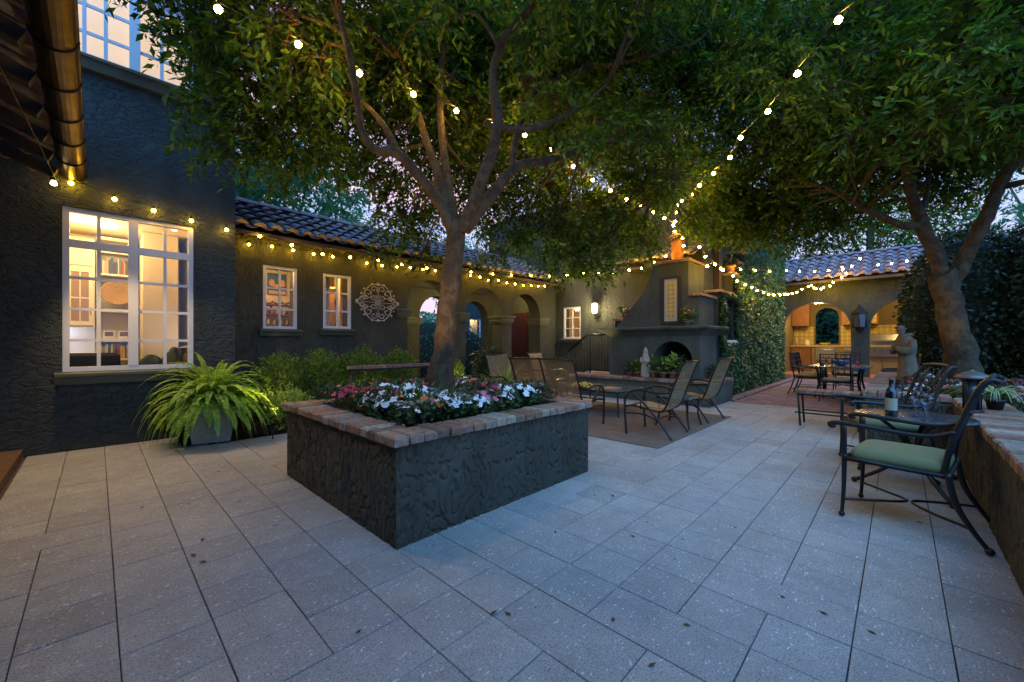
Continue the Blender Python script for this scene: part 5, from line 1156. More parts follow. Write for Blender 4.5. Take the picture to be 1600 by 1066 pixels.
# big fern in cast pot
mb = MB(); s0, s1 = .19, .27
def frus(mb, s0, s1, z0, z1):
    n = len(mb.v)
    for s_, z in ((s0, z0), (s1, z1)): mb.v += [(-s_, -s_, z), (s_, -s_, z), (s_, s_, z), (-s_, s_, z)]
    mb.f += [(n + 3, n + 2, n + 1, n)] + [(n + k, n + (k + 1) % 4, n + 4 + (k + 1) % 4, n + 4 + k) for k in range(4)]; mb.sm += [False] * 5
frus(mb, .19, .26, 0, .42); frus(mb, .27, .275, .40, .46); n = len(mb.v)
mb.v += [(-.275, -.275, .46), (.275, -.275, .46), (.275, .275, .46), (-.275, .275, .46), (-.235, -.235, .46), (.235, -.235, .46), (.235, .235, .46), (-.235, .235, .46), (-.23, -.23, .40), (.23, -.23, .40), (.23, .23, .40), (-.23, .23, .40)]
for k in range(4): mb.f += [(n + k, n + (k + 1) % 4, n + 4 + (k + 1) % 4, n + 4 + k), (n + 4 + k, n + 4 + (k + 1) % 4, n + 8 + (k + 1) % 4, n + 8 + k)]; mb.sm += [False] * 2
pot = thing('square_pot', 'square tapered cast stone pot with raised flower relief, under the big fern', 'pot', (1.03, 6.32, .02), R(-12))
lpart('body', mb, M['concrete'], pot)
mb = MB()
for k in range(8): a = k * PI / 4; mb.tube([(0 + .01 * math.cos(a), -.238, .25 + .01 * math.sin(a)), (.035 * math.cos(a), -.243, .25 + .035 * math.sin(a)), (.065 * math.cos(a), -.238, .25 + .065 * math.sin(a))], [.006, .011, .004], 6)
mb.ball((0, -.24, .25), .014, 8, 5); lpart('relief', mb, M['concrete'], pot)
mb = MB(); mb.box(-.228, -.228, .36, .228, .228, .39); lpart('soil', mb, M['soil'], pot)
fern('boston_fern', (1.03, 6.32, 0), .46, 190, .88, 'huge bright green fern spilling over the square stone pot', M['fern'], up=.40, wid=.07, npn=32)
fern('spiky_fern', (5.75, 5.75, 0), .30, 46, .72, 'bright yellow green spiky plant behind the sling chairs', M['leaf_lime'], 'plant', up=.30, wid=.03, npn=18)
fern('spiky_fern', (4.75, 6.55, 0), .22, 40, .62, 'bright spiky plant just right of the tree trunk', M['fern'], 'plant', up=.35, wid=.03, npn=18)
fern('arching_palm', (6.6, 7.2, 0), .8, 26, .7, 'arching palm-like fronds in the middle arch', M['leaf_bed'], 'plant', up=.7, wid=.10, npn=20)

# bedding flowers
def petal_flower(mb, c, r, nrmv, k=5):
    c = Vector(c); nv = Vector(nrmv).normalized(); u = nv.orthogonal().normalized(); v_ = nv.cross(u)
    off = random.uniform(0, 2)
    for i in range(k):
        a = off + 2 * PI * i / k; a0, a1 = a - .55, a + .55
        d = lambda an, rr: c + (u * math.cos(an) + v_ * math.sin(an)) * rr
        mb.quad([c + nv * .002, d(a0, r * .75), d(a, r) + nv * r * .15, d(a1, r * .75)])
def bed_plant(name, fl_mat, seed, nf, label, group, h=.20, r=.12, fr=.031):
    random.seed(seed); t = thing(name, label, 'flower', (0, 0, 0), 0, group)
    n = 46; b = rand_ball(n, .4); c = b * [r, r, h * .45] + [0, 0, h * .52]
    Q = sprays(c, nrm(b + [0, 0, .7] + RNG.normal(size=b.shape) * .3), 4, .06, (.05, .024), .0)
    link('foliage', quads_mesh('foliage', Q), M['leaf_bed'], t)
    mb = MB()
    for k in range(nf):
        a = random.uniform(0, 2 * PI); q_ = random.uniform(0, 1) ** .6; p = Vector((r * 1.05 * q_ * math.cos(a), r * 1.05 * q_ * math.sin(a), h * (1.06 - .35 * q_ * q_) + random.uniform(0, .02)))
        petal_flower(mb, p, fr * random.uniform(.8, 1.15), (math.cos(a) * q_ * .8 - .3, math.sin(a) * q_ * .8 - .3, 1))
    o = lpart('blossoms', mb, fl_mat, t); return t
kinds = {}
def get_kind(cname, bed, var):
    key = (cname, bed, var)
    if key in kinds: return None
    return key
COLN = {'white': M['fl_white'], 'orange': M['fl_orange'], 'red': M['fl_red'], 'pink': M['fl_pink'], 'yellow': M['fl_yellow']}
def scatter(bed, spots, phrase):
    for (x, y, z, cn) in spots:
        var = random.randint(0, 1); key = (cn, bed, var)
        if bed == 'centre':
            where = 'close round the trunk' if math.hypot(x - 2.4, y - 3.3) < .45 else 'along the left brick edge' if x < 1.9 else 'along the near right brick edge' if y < 2.8 else 'along the far brick edge' if y > 3.7 else 'towards the loveseat corner' if x > 2.7 else 'midway between trunk and edge'
        else:
            where = 'beside the monk statue' if y > -.8 else 'behind the bistro table' if x < 5.2 else 'before the forked trunk' if x < 7.6 else 'beyond the forked trunk'
        lab = cn + ' flowered bedding plant ' + where + ' ' + phrase; grp = cn + ' bedding plants ' + where + ' ' + phrase
        if key not in kinds:
            st = random.getstate(); kinds[key] = bed_plant('bedding_plant', COLN[cn], 10 + var * 7 + len(kinds), {'white': 18, 'orange': 11, 'red': 11, 'pink': 12, 'yellow': 10}[cn], lab, grp); random.setstate(st)
            o = kinds[key]; o.location = (x, y, z); o.rotation_euler.z = random.uniform(0, 6)
        else:
            o = dup(kinds[key], (x, y, z), random.uniform(0, 6), lab, grp, random.uniform(.85, 1.2))
sp = []
random.seed(3)
gxn = 11
for i in range(gxn):
    for j in range(gxn):
        x = 1.60 + i * (3.06 - 1.60) / (gxn - 1) + random.uniform(-.04, .04); y = 2.52 + j * (3.92 - 2.52) / (gxn - 1) + random.uniform(-.04, .04)
        if math.hypot(x - 2.40, y - 3.30) < .24: continue
        if (i + j) % 2 and random.random() < .45: continue
        edge_ = min(i, j)
        rr = random.random(); cn = 'white' if rr < .50 else 'orange' if rr < .66 else 'red' if rr < .86 else 'pink'
        if i <= 2 and j >= 8 and random.random() < .5: cn = random.choice(['orange', 'yellow'])
        sp.append((x, y, .615, cn))
scatter('centre', sp, 'in the square planter')
sp = []
for i in range(70):
    x = random.uniform(3.4, 9.5); y = -.98 - random.random() ** 1.5 * 1.6
    rr = random.random(); cn = 'red' if rr < .30 else 'pink' if rr < .5 else 'white' if rr < .9 else 'orange'
    if math.hypot(x - 8.1, y + .8) < .35: continue
    sp.append((x, y, .505, cn))
for i in range(16):
    x = random.uniform(7.3, 10.0); y = random.uniform(-.7, -.05); sp.append((x, y, .505, random.choice(['white', 'red', 'pink', 'white'])))
scatter('right', sp, 'in the raised bed at right')
n = 16000; c = np.stack([RNG.uniform(2.5, 12, n), -.9 - RNG.uniform(0, 1, n) ** .9 * 3.2, .50 + np.abs(RNG.normal(size=n)) * .07], 1)
tag(link('ground_cover', quads_mesh('ground_cover', leaves_at(c, nrm(RNG.normal(size=(n, 3)) + [0, 0, .6]), nrm(RNG.normal(size=(n, 3)) * .6 + [0, 0, 1]), RNG.uniform(.05, .09, n), RNG.uniform(.03, .045, n))), M['leaf_bed']), kind='stuff')
# fallen leaves on the paving
lf = link('fallen_leaf', quads_mesh('fallen_leaf', leaves_at(np.array([[0, 0, .006]]), np.array([[1., 0, .05]]), np.array([[0, .1, 1.]]), [.05], [.022])), mat('dry_leaf', (.07, .045, .022), .8)); tag(lf, 'small dry leaf fallen on the patio paving', 'leaf', 'fallen leaves on the paving')
lf.location = (1.25, 1.35, 0)
for _ in range(95):
    o = lf.copy(); COL.objects.link(o); x, y = random.uniform(.2, 6.5), random.uniform(-.3, 6.0)
    if 1.2 < x < 3.4 and 2.1 < y < 4.25: y = random.uniform(.2, 2.0)
    o.location = (x, y, 0); o.rotation_euler = (0, 0, random.uniform(0, 6)); o.scale = (random.uniform(.3, 1.05),) * 3

# ================================================================== FURNITURE
# cast armchair: local frame, faces +Y, origin on floor below the seat
def cast_armchair(name, label, loc, rz, group=None):
    t = thing(name, label, 'chair', loc, rz, group); m = M['black']; sw = .27
    for sx in (-1, 1):
        x = sx * sw
        mb = MB(); mb.tube(smooth_path([(x, .27, .655), (x, .272, .43), (x * 1.01, .275, .2), (x * 1.02, .285, .03)], 5), lerp_list([.013, .016, .013, .011], 16), 9); mb.ball((x * 1.02, .286, .022), .020, 8, 6); mb.ball((x, .272, .44), .021, 8, 6); lpart('leg', mb, m, t)
        mb = MB(); mb.tube(smooth_path([(x, -.235, .44), (x, -.27, .26), (x * 1.01, -.34, .12), (x * 1.02, -.40, .03)], 5), lerp_list([.017, .018, .014, .012], 16), 9); mb.ball((x * 1.02, -.405, .024), .023, 8, 6); lpart('leg', mb, m, t)
        mb = MB(); mb.tube(smooth_path([(x * 1.03, .34, .635), (x * 1.04, .355, .66), (x * 1.03, .31, .675), (x * 1.03, .16, .67), (x, -.04, .655), (x * .97, -.17, .66), (x * .93, -.265, .70)], 5), lerp_list([.010, .016, .018, .015, .014, .013, .011], 31), 9); mb.ball((x * 1.03, .335, .648), .017, 8, 6); lpart('armrest', mb, m, t)
    mb = MB(); up = [(.245, -.215, .40), (.245, -.245, .60), (.24, -.30, .80), (.235, -.36, .97), (.225, -.405, 1.03), (.21, -.44, 1.02)]
    for sx in (-1, 1): mb.tube(smooth_path([(sx * a, b, c_) for a, b, c_ in up], 5), .0165, 9)
    mb.tube(smooth_path([(-.225, -.40, 1.03), (-.10, -.41, 1.045), (.10, -.41, 1.045), (.225, -.40, 1.03)], 6), .016, 9); mb.tube([(-.24, -.225, .52), (.24, -.225, .52)], .011, 8)
    lpart('back_frame', mb, m, t)
    mb = MB(); yb = lambda z: -.235 - max(0, z - .52) ** 1.35 * .40
    for x in (-.115, .115): mb.tube([(x, yb(z), z) for z in (.52, .64, .76, .88, 1.03)], .008, 7)
    for r_ in range(5):
        zc = .575 + r_ * .095
        for x in (-.045, .045):
            mb.tube([(x + .05 * math.cos(a), yb(zc + .055 * math.sin(a)), zc + .055 * math.sin(a)) for a in [2 * PI * k / 12 for k in range(12)]], .006, 6, closed=True)
        for x in (-.18, .18):
            mb.tube([(x + .048 * math.cos(a), yb(zc + .052 * math.sin(a)), zc + .052 * math.sin(a)) for a in [2 * PI * k / 12 for k in range(12)]], .005, 6, closed=True)
    mb.ball((0, yb(.80), .80), .022, 8, 6); lpart('back_lattice', mb, m, t)
    mb = MB(); mb.tube([(-.27, -.24, .42), (.27, -.24, .42), (.28, .27, .425), (-.28, .27, .425)], .016, 8, closed=True); mb.box(-.265, -.23, .415, .265, .26, .425); lpart('seat_frame', mb, m, t)
    mb = MB()
    for s_ in (-1, 1):
        mb.tube(smooth_path([(-.275, s_ * .275 if s_ > 0 else -.335, .13), (-.14, s_ * .13 - .02, .135), (0, s_ * .012 - .03, .14), (.14, s_ * .13 - .02, .135), (.275, s_ * .275 if s_ > 0 else -.335, .13)], 7), .009, 7)
    lpart('stretcher', mb, m, t)
    # cushion with rounded edges
    me = cushion_mesh(.255, .245, .055); o = link('cushion', me, M['cushion'], t, (0, .01, .455)); return t
def cushion_mesh(hx, hy, hz, piping=True):
    bm = bmesh.new(); n = 14
    def sp_(u): return math.copysign(abs(u) ** .8, u)
    vs = {}
    mb = MB(); N1, N2 = 28, 8
    for i in range(N2 + 1):
        ph = -PI / 2 + PI * i / N2; cz = math.sin(ph); cr = math.cos(ph)
        for k in range(N1 * 2):
            th = 2 * PI * k / (N1 * 2); e_ = .22
            sx = math.copysign(abs(math.cos(th)) ** e_, math.cos(th)); sy = math.copysign(abs(math.sin(th)) ** e_, math.sin(th))
            q_ = cr ** .25 if cr > 0 else 0
            mb.v.append((hx * sx * q_, hy * sy * q_, hz * math.copysign(abs(cz) ** .75, cz)))
    K2 = N1 * 2
    for i in range(N2):
        for k in range(K2): a = i * K2; mb.f.append((a + k, a + (k + 1) % K2, a + K2 + (k + 1) % K2, a + K2 + k)); mb.sm.append(True)
    bm.free(); return mb.mesh('cushion')
cast_armchair('cast_armchair', 'nearest black cast metal armchair with green cushion, front right', (3.98, -.02, 0), R(-8))
cast_armchair('cast_armchair', 'black cast metal armchair with green cushion behind the round bistro table', (5.58, .11, 0), R(20))
# bistro table
bt = thing('bistro_table', 'round black bistro table holding wine bottle and glasses', 'table', (4.80, -.08, 0))
mb = MB(); mb.lathe([(.05, .610), (.35, .618), (.375, .622), (.38, .632), (.375, .642), (.36, .645), (.0001, .645)], (0, 0, 0), 40, capt=False)
m = mat('slate_mosaic_top', (.10, .10, .11), .22); q = MN(m); v = q.n('ShaderNodeTexVoronoi'); v.inputs['Scale'].default_value = 26; q.l(q.wcoord(), v.inputs['Vector']); q.color(q.ramp(v.outputs['Distance'], [(.1, (.12, .115, .12)), (.6, (.03, .03, .035))])); q.bump(v.outputs['Distance'], .4, .002)
lpart('tabletop', mb, m, bt)
for k in range(3):
    a = R(95) + k * 2 * PI / 3; d = Vector((math.cos(a), math.sin(a), 0))
    mb = MB(); mb.tube(smooth_path([d * .22 + Vector((0, 0, .61)), d * .09 + Vector((0, 0, .48)), d * .05 + Vector((0, 0, .34)), d * .16 + Vector((0, 0, .18)), d * .30 + Vector((0, 0, .07)), d * .37 + Vector((0, 0, .025))], 6), lerp_list([.014, .016, .02, .018, .015, .018], 31), 9); mb.ball(d * .375 + Vector((0, 0, .024)), .024, 8, 6); lpart('leg', mb, M['black'], bt)
mb = MB(); mb.tube([(.09 * math.cos(a), .09 * math.sin(a), .36) for a in [2 * PI * k / 20 for k in range(20)]], .012, 7, closed=True); lpart('collar', mb, M['black'], bt)
# wine bottle, glasses, lidded lantern
wb = thing('wine_bottle', 'dark wine bottle with pale label on the bistro table', 'bottle', (4.62, .05, .645))
mb = MB(); mb.lathe([(.036, 0), (.038, .008), (.038, .19), (.033, .215), (.016, .245), (.014, .295), (.016, .30), (.0155, .315)], (0, 0, 0), 22); lpart('body', mb, mat('dark_bottle_glass', (.006, .008, .012), .06, spec=.9), wb)
mb = MB(); mb.lathe([(.0386, .05), (.0386, .15)], (0, 0, 0), 22, capb=False, capt=False); lpart('paper_label', mb, mat('bottle_paper', (.42, .34, .22), .7), wb)
def wineglass(loc, label):
    t = thing('wine_glass', label, 'glass', loc)
    mb = MB(); mb.lathe([(.034, 0), (.034, .002), (.006, .008), (.004, .02), (.004, .085), (.012, .10), (.034, .125), (.044, .155), (.043, .185), (.034, .22), (.0335, .22), (.042, .185), (.043, .155), (.033, .127), (.010, .103), (.0005, .10)], (0, 0, 0), 26, capt=False); lpart('bowl', mb, M['wineglass'], t)
wineglass((4.72, -.10, .645), 'stemmed wine glass on the bistro table right beside the bottle'); wineglass((4.50, -.15, .645), 'stemmed wine glass standing nearest the armchair back')
wineglass((4.86, .02, .645), 'stemmed wine glass behind the other two glasses')
hl = thing('domed_lantern', 'dark post lantern with a shallow domed lid standing on the brick cap', 'lantern', (5.45, -.47, .64))
mb = MB(); mb.lathe([(.115, .300), (.118, .308), (.09, .335), (.045, .355), (.012, .362), (.012, .375)], (0, 0, 0), 24); lpart('lid', mb, mat('weathered_lid', (.16, .13, .10), .45, .4), hl)
mb = MB(); mb.lathe([(.07, 0), (.075, .01), (.06, .025)], (0, 0, 0), 20)
for k in range(5): a = 2 * PI * k / 5; mb.tube([(.055 * math.cos(a), .055 * math.sin(a), .02), (.06 * math.cos(a), .06 * math.sin(a), .30)], .006, 6)
lpart('frame', mb, M['black'], hl)
mb = MB(); mb.lathe([(.05, .02), (.05, .29)], (0, 0, 0), 16); lpart('glass', mb, mat('lantern_glass', (.04, .05, .06), .1), hl)
# spider plant on the cap
sp_ = thing('spider_plant', 'potted spider plant with long striped arching leaves on the brick cap', 'plant', (5.72, -.63, .64))
mb = MB(); mb.lathe([(.045, 0), (.062, .08), (.068, .085), (.068, .10), (.055, .10)], (0, 0, 0), 18); lpart('pot', mb, M['black'], sp_)
Qs = []
for k in range(70):
    a = random.uniform(0, 2 * PI); L_ = random.uniform(.28, .52); pts = []; d = Vector((math.cos(a) * .75, math.sin(a) * .75, .9)).normalized(); p = Vector((0, 0, .12)); side = Vector((-math.sin(a), math.cos(a), 0))
    prev = None
    for i in range(9):
        w2 = .0065 * (1 - (i / 8) ** 2) + .0008; cur = (p - side * w2, p + side * w2)
        if prev: Qs.append([tuple(prev[0]), tuple(prev[1]), tuple(cur[1]), tuple(cur[0])])
        prev = cur; d = (d + Vector((0, 0, -.22))).normalized(); p = p + d * L_ / 8
link('foliage', quads_mesh('foliage', np.array(Qs)), m_leaf('striped_leaf', [(.22, .30, .08), (.50, .52, .30), (.30, .38, .12)], .3), sp_)

# dining chairs: faces +Y, lattice back
def dining_chair(label, loc, rz):
    t = thing('dining_chair', label, 'chair', loc, rz, 'chairs round the far dining table'); m = M['black']
    for sx in (-1, 1):
        x = sx * .25
        mb = MB(); mb.tube([(x, .24, .64), (x, .245, .43), (x * 1.02, .27, 0)], [.012, .015, .012], 7); lpart('leg', mb, m, t)
        mb = MB(); mb.tube([(x, -.22, .43), (x * 1.02, -.28, .2), (x * 1.04, -.36, 0)], [.015, .014, .012], 7); lpart('leg', mb, m, t)
        mb = MB(); mb.tube(smooth_path([(x, .27, .65), (x * 1.03, .1, .665), (x, -.24, .66)], 4), .013, 7); lpart('armrest', mb, m, t)
    mb = MB(); mb.tube([(-.25, -.22, .43), (-.25, -.33, 1.02), (.25, -.33, 1.02), (.25, -.22, .43)], .016, 7); mb.tube([(-.25, -.245, .58), (.25, -.245, .58)], .011, 7); mb.tube([(-.25, -.318, .94), (.25, -.318, .94)], .009, 7); lpart('back_frame', mb, m, t)
    mb = MB(); yb = lambda z: -.22 - (z - .43) * .186
    for r_ in range(3):
        for k in range(5): zc = .64 + r_ * .12; x = -.2 + k * .1; mb.tube([(x + .062 * math.cos(a), yb(zc + .075 * math.sin(a)), zc + .075 * math.sin(a)) for a in [2 * PI * j / 10 for j in range(10)]], .0065, 5, closed=True)
    for k in range(9): x = -.2 + k * .05; mb.tube([(x, yb(.94), .94), (x, yb(1.02), 1.02)], .005, 5)
    lpart('back_lattice', mb, m, t)
    mb = MB(); mb.box(-.25, -.22, .405, .25, .25, .43); [mb.tube([(sx_ * .26, -.30, .15), (sx_ * .255, .26, .15)], .008, 6) for sx_ in (-1, 1)]; lpart('seat_frame', mb, m, t)
    link('cushion', cushion_mesh(.245, .235, .035), M['cushion'], t, (0, .01, .468)); return t
d0 = dining_chair('near end dining chair seen from behind, closest to the bench', (11.15, .98, 0), R(-90))
dup(d0, (12.15, 1.62, 0), R(176), 'left side dining chair nearer the camera, back towards the ivy wall')
dup(d0, (12.95, 1.64, 0), R(180), 'left side dining chair farther away, beside the kitchen threshold')
dup(d0, (12.0, .02, 0), R(4), 'right side dining chair standing behind the statue')
dup(d0, (12.75, .02, 0), R(0), 'right side dining chair farther away, in front of the grill')
dup(d0, (13.75, 1.0, 0), R(90), 'far end dining chair facing the camera across the table')
dt_ = thing('dining_table', 'long dark dining table set under the kitchen arches', 'table', (12.35, 1.0, 0))
mb = MB(); c8 = [(-.98, -.40), (-.85, -.54), (.85, -.54), (.98, -.40), (.98, .40), (.85, .54), (-.85, .54), (-.98, .40)]; mb.prism(c8, [], lambda u, v_, d: (u, v_, .70 + d), .03); lpart('tabletop', mb, mat('blue_grey_top', (.06, .08, .11), .25), dt_)
for sx in (-1, 1):
    for sy in (-1, 1): mb = MB(); mb.tube(smooth_path([(sx * .7, sy * .4, .70), (sx * .66, sy * .34, .4), (sx * .74, sy * .42, 0)], 4), .022, 8); lpart('leg', mb, M['black'], dt_)
mb = MB(); mb.tube(smooth_path([(-.66, .34, .3), (0, 0, .26), (.66, -.34, .3)], 5), .012, 7); mb.tube(smooth_path([(-.66, -.34, .3), (0, 0, .27), (.66, .34, .3)], 5), .012, 7); lpart('stretcher', mb, M['black'], dt_)
mb = MB(); mb.lathe([(.06, 0), (.14, .05), (.2, .12), (.19, .12), (.12, .05)], (12.2, 1.0, .732), 22); solo('table_bowl', mb, M['blue'], 'blue glazed bowl in the middle of the dining table', 'bowl', (12.2, 1.0, .73))
for k, (dx, dy, m_) in enumerate(((.5, .25, 'fl_orange'), (.45, -.28, 'fl_red'), (-.35, .3, 'blue'))):
    mb = MB(); mb.lathe([(.03, 0), (.035, .08), (.03, .09)], (12.2 + dx, 1.0 + dy, .732), 12); solo('tumbler', mb, M[m_], ['orange', 'red', 'blue'][k] + ' tumbler on the dining table beside the blue bowl', 'tumbler', (12.2 + dx, 1 + dy, .73))

# brick topped benches
def bench(name, label, p0, p1, h, depth, loc, rails=True, cat='bench', topm='brick'):
    t = thing(name, label, cat, loc); p0, p1 = Vector(p0), Vector(p1); a = (p1 - p0).normalized(); b = Vector((-a.y, a.x, 0)); Ln = (p1 - p0).length
    mb = MB(); x = 0
    Mx = Matrix(((a.x, b.x, 0, p0.x), (a.y, b.y, 0, p0.y), (0, 0, 1, 0), (0, 0, 0, 1)))
    while x < Ln - .03:
        w_ = min(.10, Ln - x); mb.box(x + .002, 0, h - .045, x + w_ - .002, depth, h + random.uniform(-.002, .002), M=Mx); x += .104
    wpart('seat', mb, M[topm], t)
    for e_ in (.04, Ln - .04):
        for f_ in (.03, depth - .03):
            s_ = p0 + a * e_ + b * f_; mb = MB(); mb.tube([s_ + Vector((0, 0, h - .046)), s_ + a * (.03 if e_ > 1 else -.03), ], .014, 7); wpart('leg', mb, M['black'], t)
    mb = MB(); c4 = [p0 + a * e_ + b * f_ + Vector((0, 0, h - .06)) for e_, f_ in ((.04, .03), (Ln - .04, .03), (Ln - .04, depth - .03), (.04, depth - .03))]; mb.tube(c4, .012, 6, closed=True)
    if rails:
        for f_ in (.03, depth - .03): mb.tube([p0 + a * .0 + b * f_ + Vector((0, 0, .20)), p0 + a * Ln + b * f_ + Vector((0, 0, .20))], .012, 6)
        for e_ in (.04, Ln - .04): mb.tube([p0 + a * e_ + b * .03 + Vector((0, 0, .2)), p0 + a * e_ + b * (depth - .03) + Vector((0, 0, .2))], .012, 6)
    wpart('frame', mb, M['black'], t); return t
bench('brick_bench', 'brick topped bench with black metal legs beside the raised bed corner', (7.85, .40, 0), (7.85, 1.16, 0), .54, .42, (7.6, .8, 0))
bench('garden_rail', 'narrow red topped rail on thin black legs behind the white flowers', (2.75, 6.16, 0), (4.55, 6.16, 0), .89, .14, (3.6, 6.2, 0), False, 'rail', 'brick_pave')

# sling chairs: faces +Y
def sling_chair(name, label, loc, rz, w_=.58, seats=1, group=None, cat='chair'):
    t = thing(name, label, cat, loc, rz, group); m = M['bronze']; W2 = w_ * seats / 2
    prof = [(0, .33, .385), (0, .22, .405), (0, .0, .375), (0, -.16, .36), (0, -.235, .44), (0, -.30, .62), (0, -.375, .82), (0, -.43, .965), (0, -.475, 1.02), (0, -.50, 1.03)]
    sp = smooth_path(prof, 5)
    for k in range(seats):
        xa, xb = -W2 + k * w_ + .015, -W2 + (k + 1) * w_ - .015; mb = MB()
        cut = [i for i, p in enumerate(sp) if p.z < .45 and p.y < -.15][0]
        for nm, seq in (('seat', sp[:cut + 2]), ('backrest', sp[cut + 1:])):
            mb = MB()
            nx_ = 6
            for i in range(len(seq) - 1):
                for j in range(nx_):
                    f_ = lambda jj: xa + (xb - xa) * jj / nx_
                    sag = lambda jj: -.018 * math.sin(PI * jj / nx_)
                    mb.quad([(f_(j), seq[i].y, seq[i].z + sag(j)), (f_(j + 1), seq[i].y, seq[i].z + sag(j + 1)), (f_(j + 1), seq[i + 1].y, seq[i + 1].z + sag(j + 1)), (f_(j), seq[i + 1].y, seq[i + 1].z + sag(j))], True)
            lpart(nm, mb, M['sling'], t)
    mb = MB()
    for k in range(seats + 1): x = -W2 + k * w_; mb.tube([(x, p.y, p.z) for p in sp], .014, 8)
    mb.tube([(-W2, -.475, 1.02), (W2, -.475, 1.02)], .012, 8); mb.tube([(-W2, .31, .385), (W2, .31, .385)], .013, 8); mb.tube([(-W2, -.17, .355), (W2, -.17, .355)], .012, 8)
    lpart('side_frame', mb, m, t)
    for sx in (-1, 1):
        x = sx * (W2 + .03)
        mb = MB(); mb.tube(smooth_path([(x, .30, 0), (x, .32, .30), (x, .315, .50), (x, .24, .60), (x, .08, .625), (x, -.12, .60), (x * .98, -.30, .62)], 6), .0165, 8); lpart('armrest', mb, m, t)
        mb = MB(); mb.tube(smooth_path([(x, .24, .60), (x, .02, .42), (x, -.16, .22), (x, -.32, 0)], 6), .0155, 8); lpart('leg', mb, m, t)
        mb = MB(); mb.tube(smooth_path([(x, .31, .30), (x * .97, .05, .30), (x * .97, -.16, .22)], 5), .012, 7); mb.tube([(x, .10, .46), (x * .95, .1, .37)], .011, 7); lpart('brace', mb, m, t)
    mb = MB(); mb.tube(smooth_path([(-W2 - .03, -.18, .20), (-W2 * .5, -.10, .24), (W2 * .5, -.10, .24), (W2 + .03, -.18, .20)], 5), .011, 7); lpart('stretcher', mb, m, t)
    return t
s1 = sling_chair('sling_chair', 'brown woven sling armchair nearest the camera on the rug', (5.40, 2.42, 0), R(3))
dup(s1, (6.93, 2.42, 0), R(-3), 'brown woven sling armchair beside the hearth, right of the small side table')
dup(s1, (5.62, 5.45, 0), R(172), 'brown sling armchair just behind the planter flowers, facing the camera')
dup(s1, (7.70, 6.15, 0), R(185), 'farthest sling armchair by the right arch, only its back showing')
sling_chair('sling_loveseat', 'double woven sling loveseat with its back to the planter', (5.12, 3.93, 0), R(-90), .62, 2, cat='loveseat')
ct = thing('coffee_table', 'low coffee table with teal glass top on the rug', 'table', (6.62, 4.02, 0))
mb = MB(); mb.prism([(-.52, -.55), (-.45, -.62), (.45, -.62), (.52, -.55), (.52, .55), (.45, .62), (-.45, .62), (-.52, .55)], [], lambda u, v_, d: (u, v_, .425 + d), .012); lpart('tabletop', mb, M['glasstop'], ct)
mb = MB(); mb.tube([(-.52, -.61, .415), (.52, -.61, .415), (.52, .61, .415), (-.52, .61, .415)], .015, 7, closed=True); lpart('frame', mb, M['bronze'], ct)
for sx in (-1, 1):
    for sy in (-1, 1): mb = MB(); mb.tube(smooth_path([(sx * .49, sy * .58, .41), (sx * .50, sy * .60, .2), (sx * .54, sy * .63, 0)], 4), .016, 7); lpart('leg', mb, M['bronze'], ct)
mb = MB(); mb.box(6.25, 3.62, .438, 6.62, 3.9, .455); solo('serving_tray', mb, M['terracotta'], 'flat red tray on the coffee table beside the yellow cloth', 'tray', (6.4, 3.75, .438))
random.seed(21); mb = MB()
for k in range(9): a = random.uniform(0, 6.28); p = Vector((6.32 + random.uniform(-.12, .12), 4.22 + random.uniform(-.12, .12), .46)); mb.tube(smooth_path([p, p + Vector((math.cos(a) * .08, math.sin(a) * .08, .05)), p + Vector((math.cos(a) * .17, math.sin(a) * .17, -.005))], 4), [.02] * 9, 7)
solo('yellow_cloth', mb, mat('mustard_cloth', (.60, .38, .05), .8), 'crumpled yellow cloth lying on the coffee table', 'cloth', (6.32, 4.22, .44))
st_ = thing('side_table', 'small square side table between the two sling armchairs', 'table', (6.16, 2.42, 0))
mb = MB(); mb.prism(rect(-.24, .24, -.24, .24), [], lambda u, v_, d: (u, v_, .445 + d), .012); lpart('tabletop', mb, M['glasstop'], st_)
mb = MB(); mb.tube([(-.24, -.24, .437), (.24, -.24, .437), (.24, .24, .437), (-.24, .24, .437)], .013, 7, closed=True); lpart('frame', mb, M['bronze'], st_)
for sx in (-1, 1):
    for sy in (-1, 1): mb = MB(); mb.tube(smooth_path([(sx * .22, sy * .22, .43), (sx * .21, sy * .21, .2), (sx * .25, sy * .25, 0)], 4), .014, 7); lpart('leg', mb, M['bronze'], st_)
mb = MB(); mb.cbox(4.62, 2.06, .001, 7.50, 4.95, .013, .004); solo('patio_rug', mb, M['rug'], 'brown woven outdoor rug under the sling chairs', 'rug', (6.0, 3.5, 0))

# hearth pots
def potted(x, y, z, r, label, m=None, leaf=(.09, .045), nl=34, h=.22, pm=None, fl=None, cat='potted plant'):
    t = thing('potted_plant', label, cat, (x, y, z)); mb = MB(); mb.lathe([(r * .65, 0), (r * .95, r * 1.45), (r * 1.1, r * 1.48), (r * 1.1, r * 1.75), (r * .9, r * 1.75), (r * .88, r * 1.5)], (0, 0, 0), 18, capt=True); lpart('pot', mb, pm or M['terracotta'], t)
    b = rand_ball(nl, .2); c = b * [r * 1.1, r * 1.1, h * .45] + [0, 0, r * 1.7 + h * .4]; Q = sprays(c, nrm(b + [0, 0, .5]), 4, leaf[0] * 1.2, leaf, .1); link('foliage', quads_mesh('foliage', Q), m or M['leaf_box'], t)
    if fl:
        mb = MB(); [petal_flower(mb, (random.uniform(-r, r) * .9, random.uniform(-r, r) * .9, r * 1.7 + h * random.uniform(.6, 1.0)), .035, (-.5, random.uniform(-.3, .3), 1)) for _ in range(16)]; lpart('blossoms', mb, fl, t)
    return t
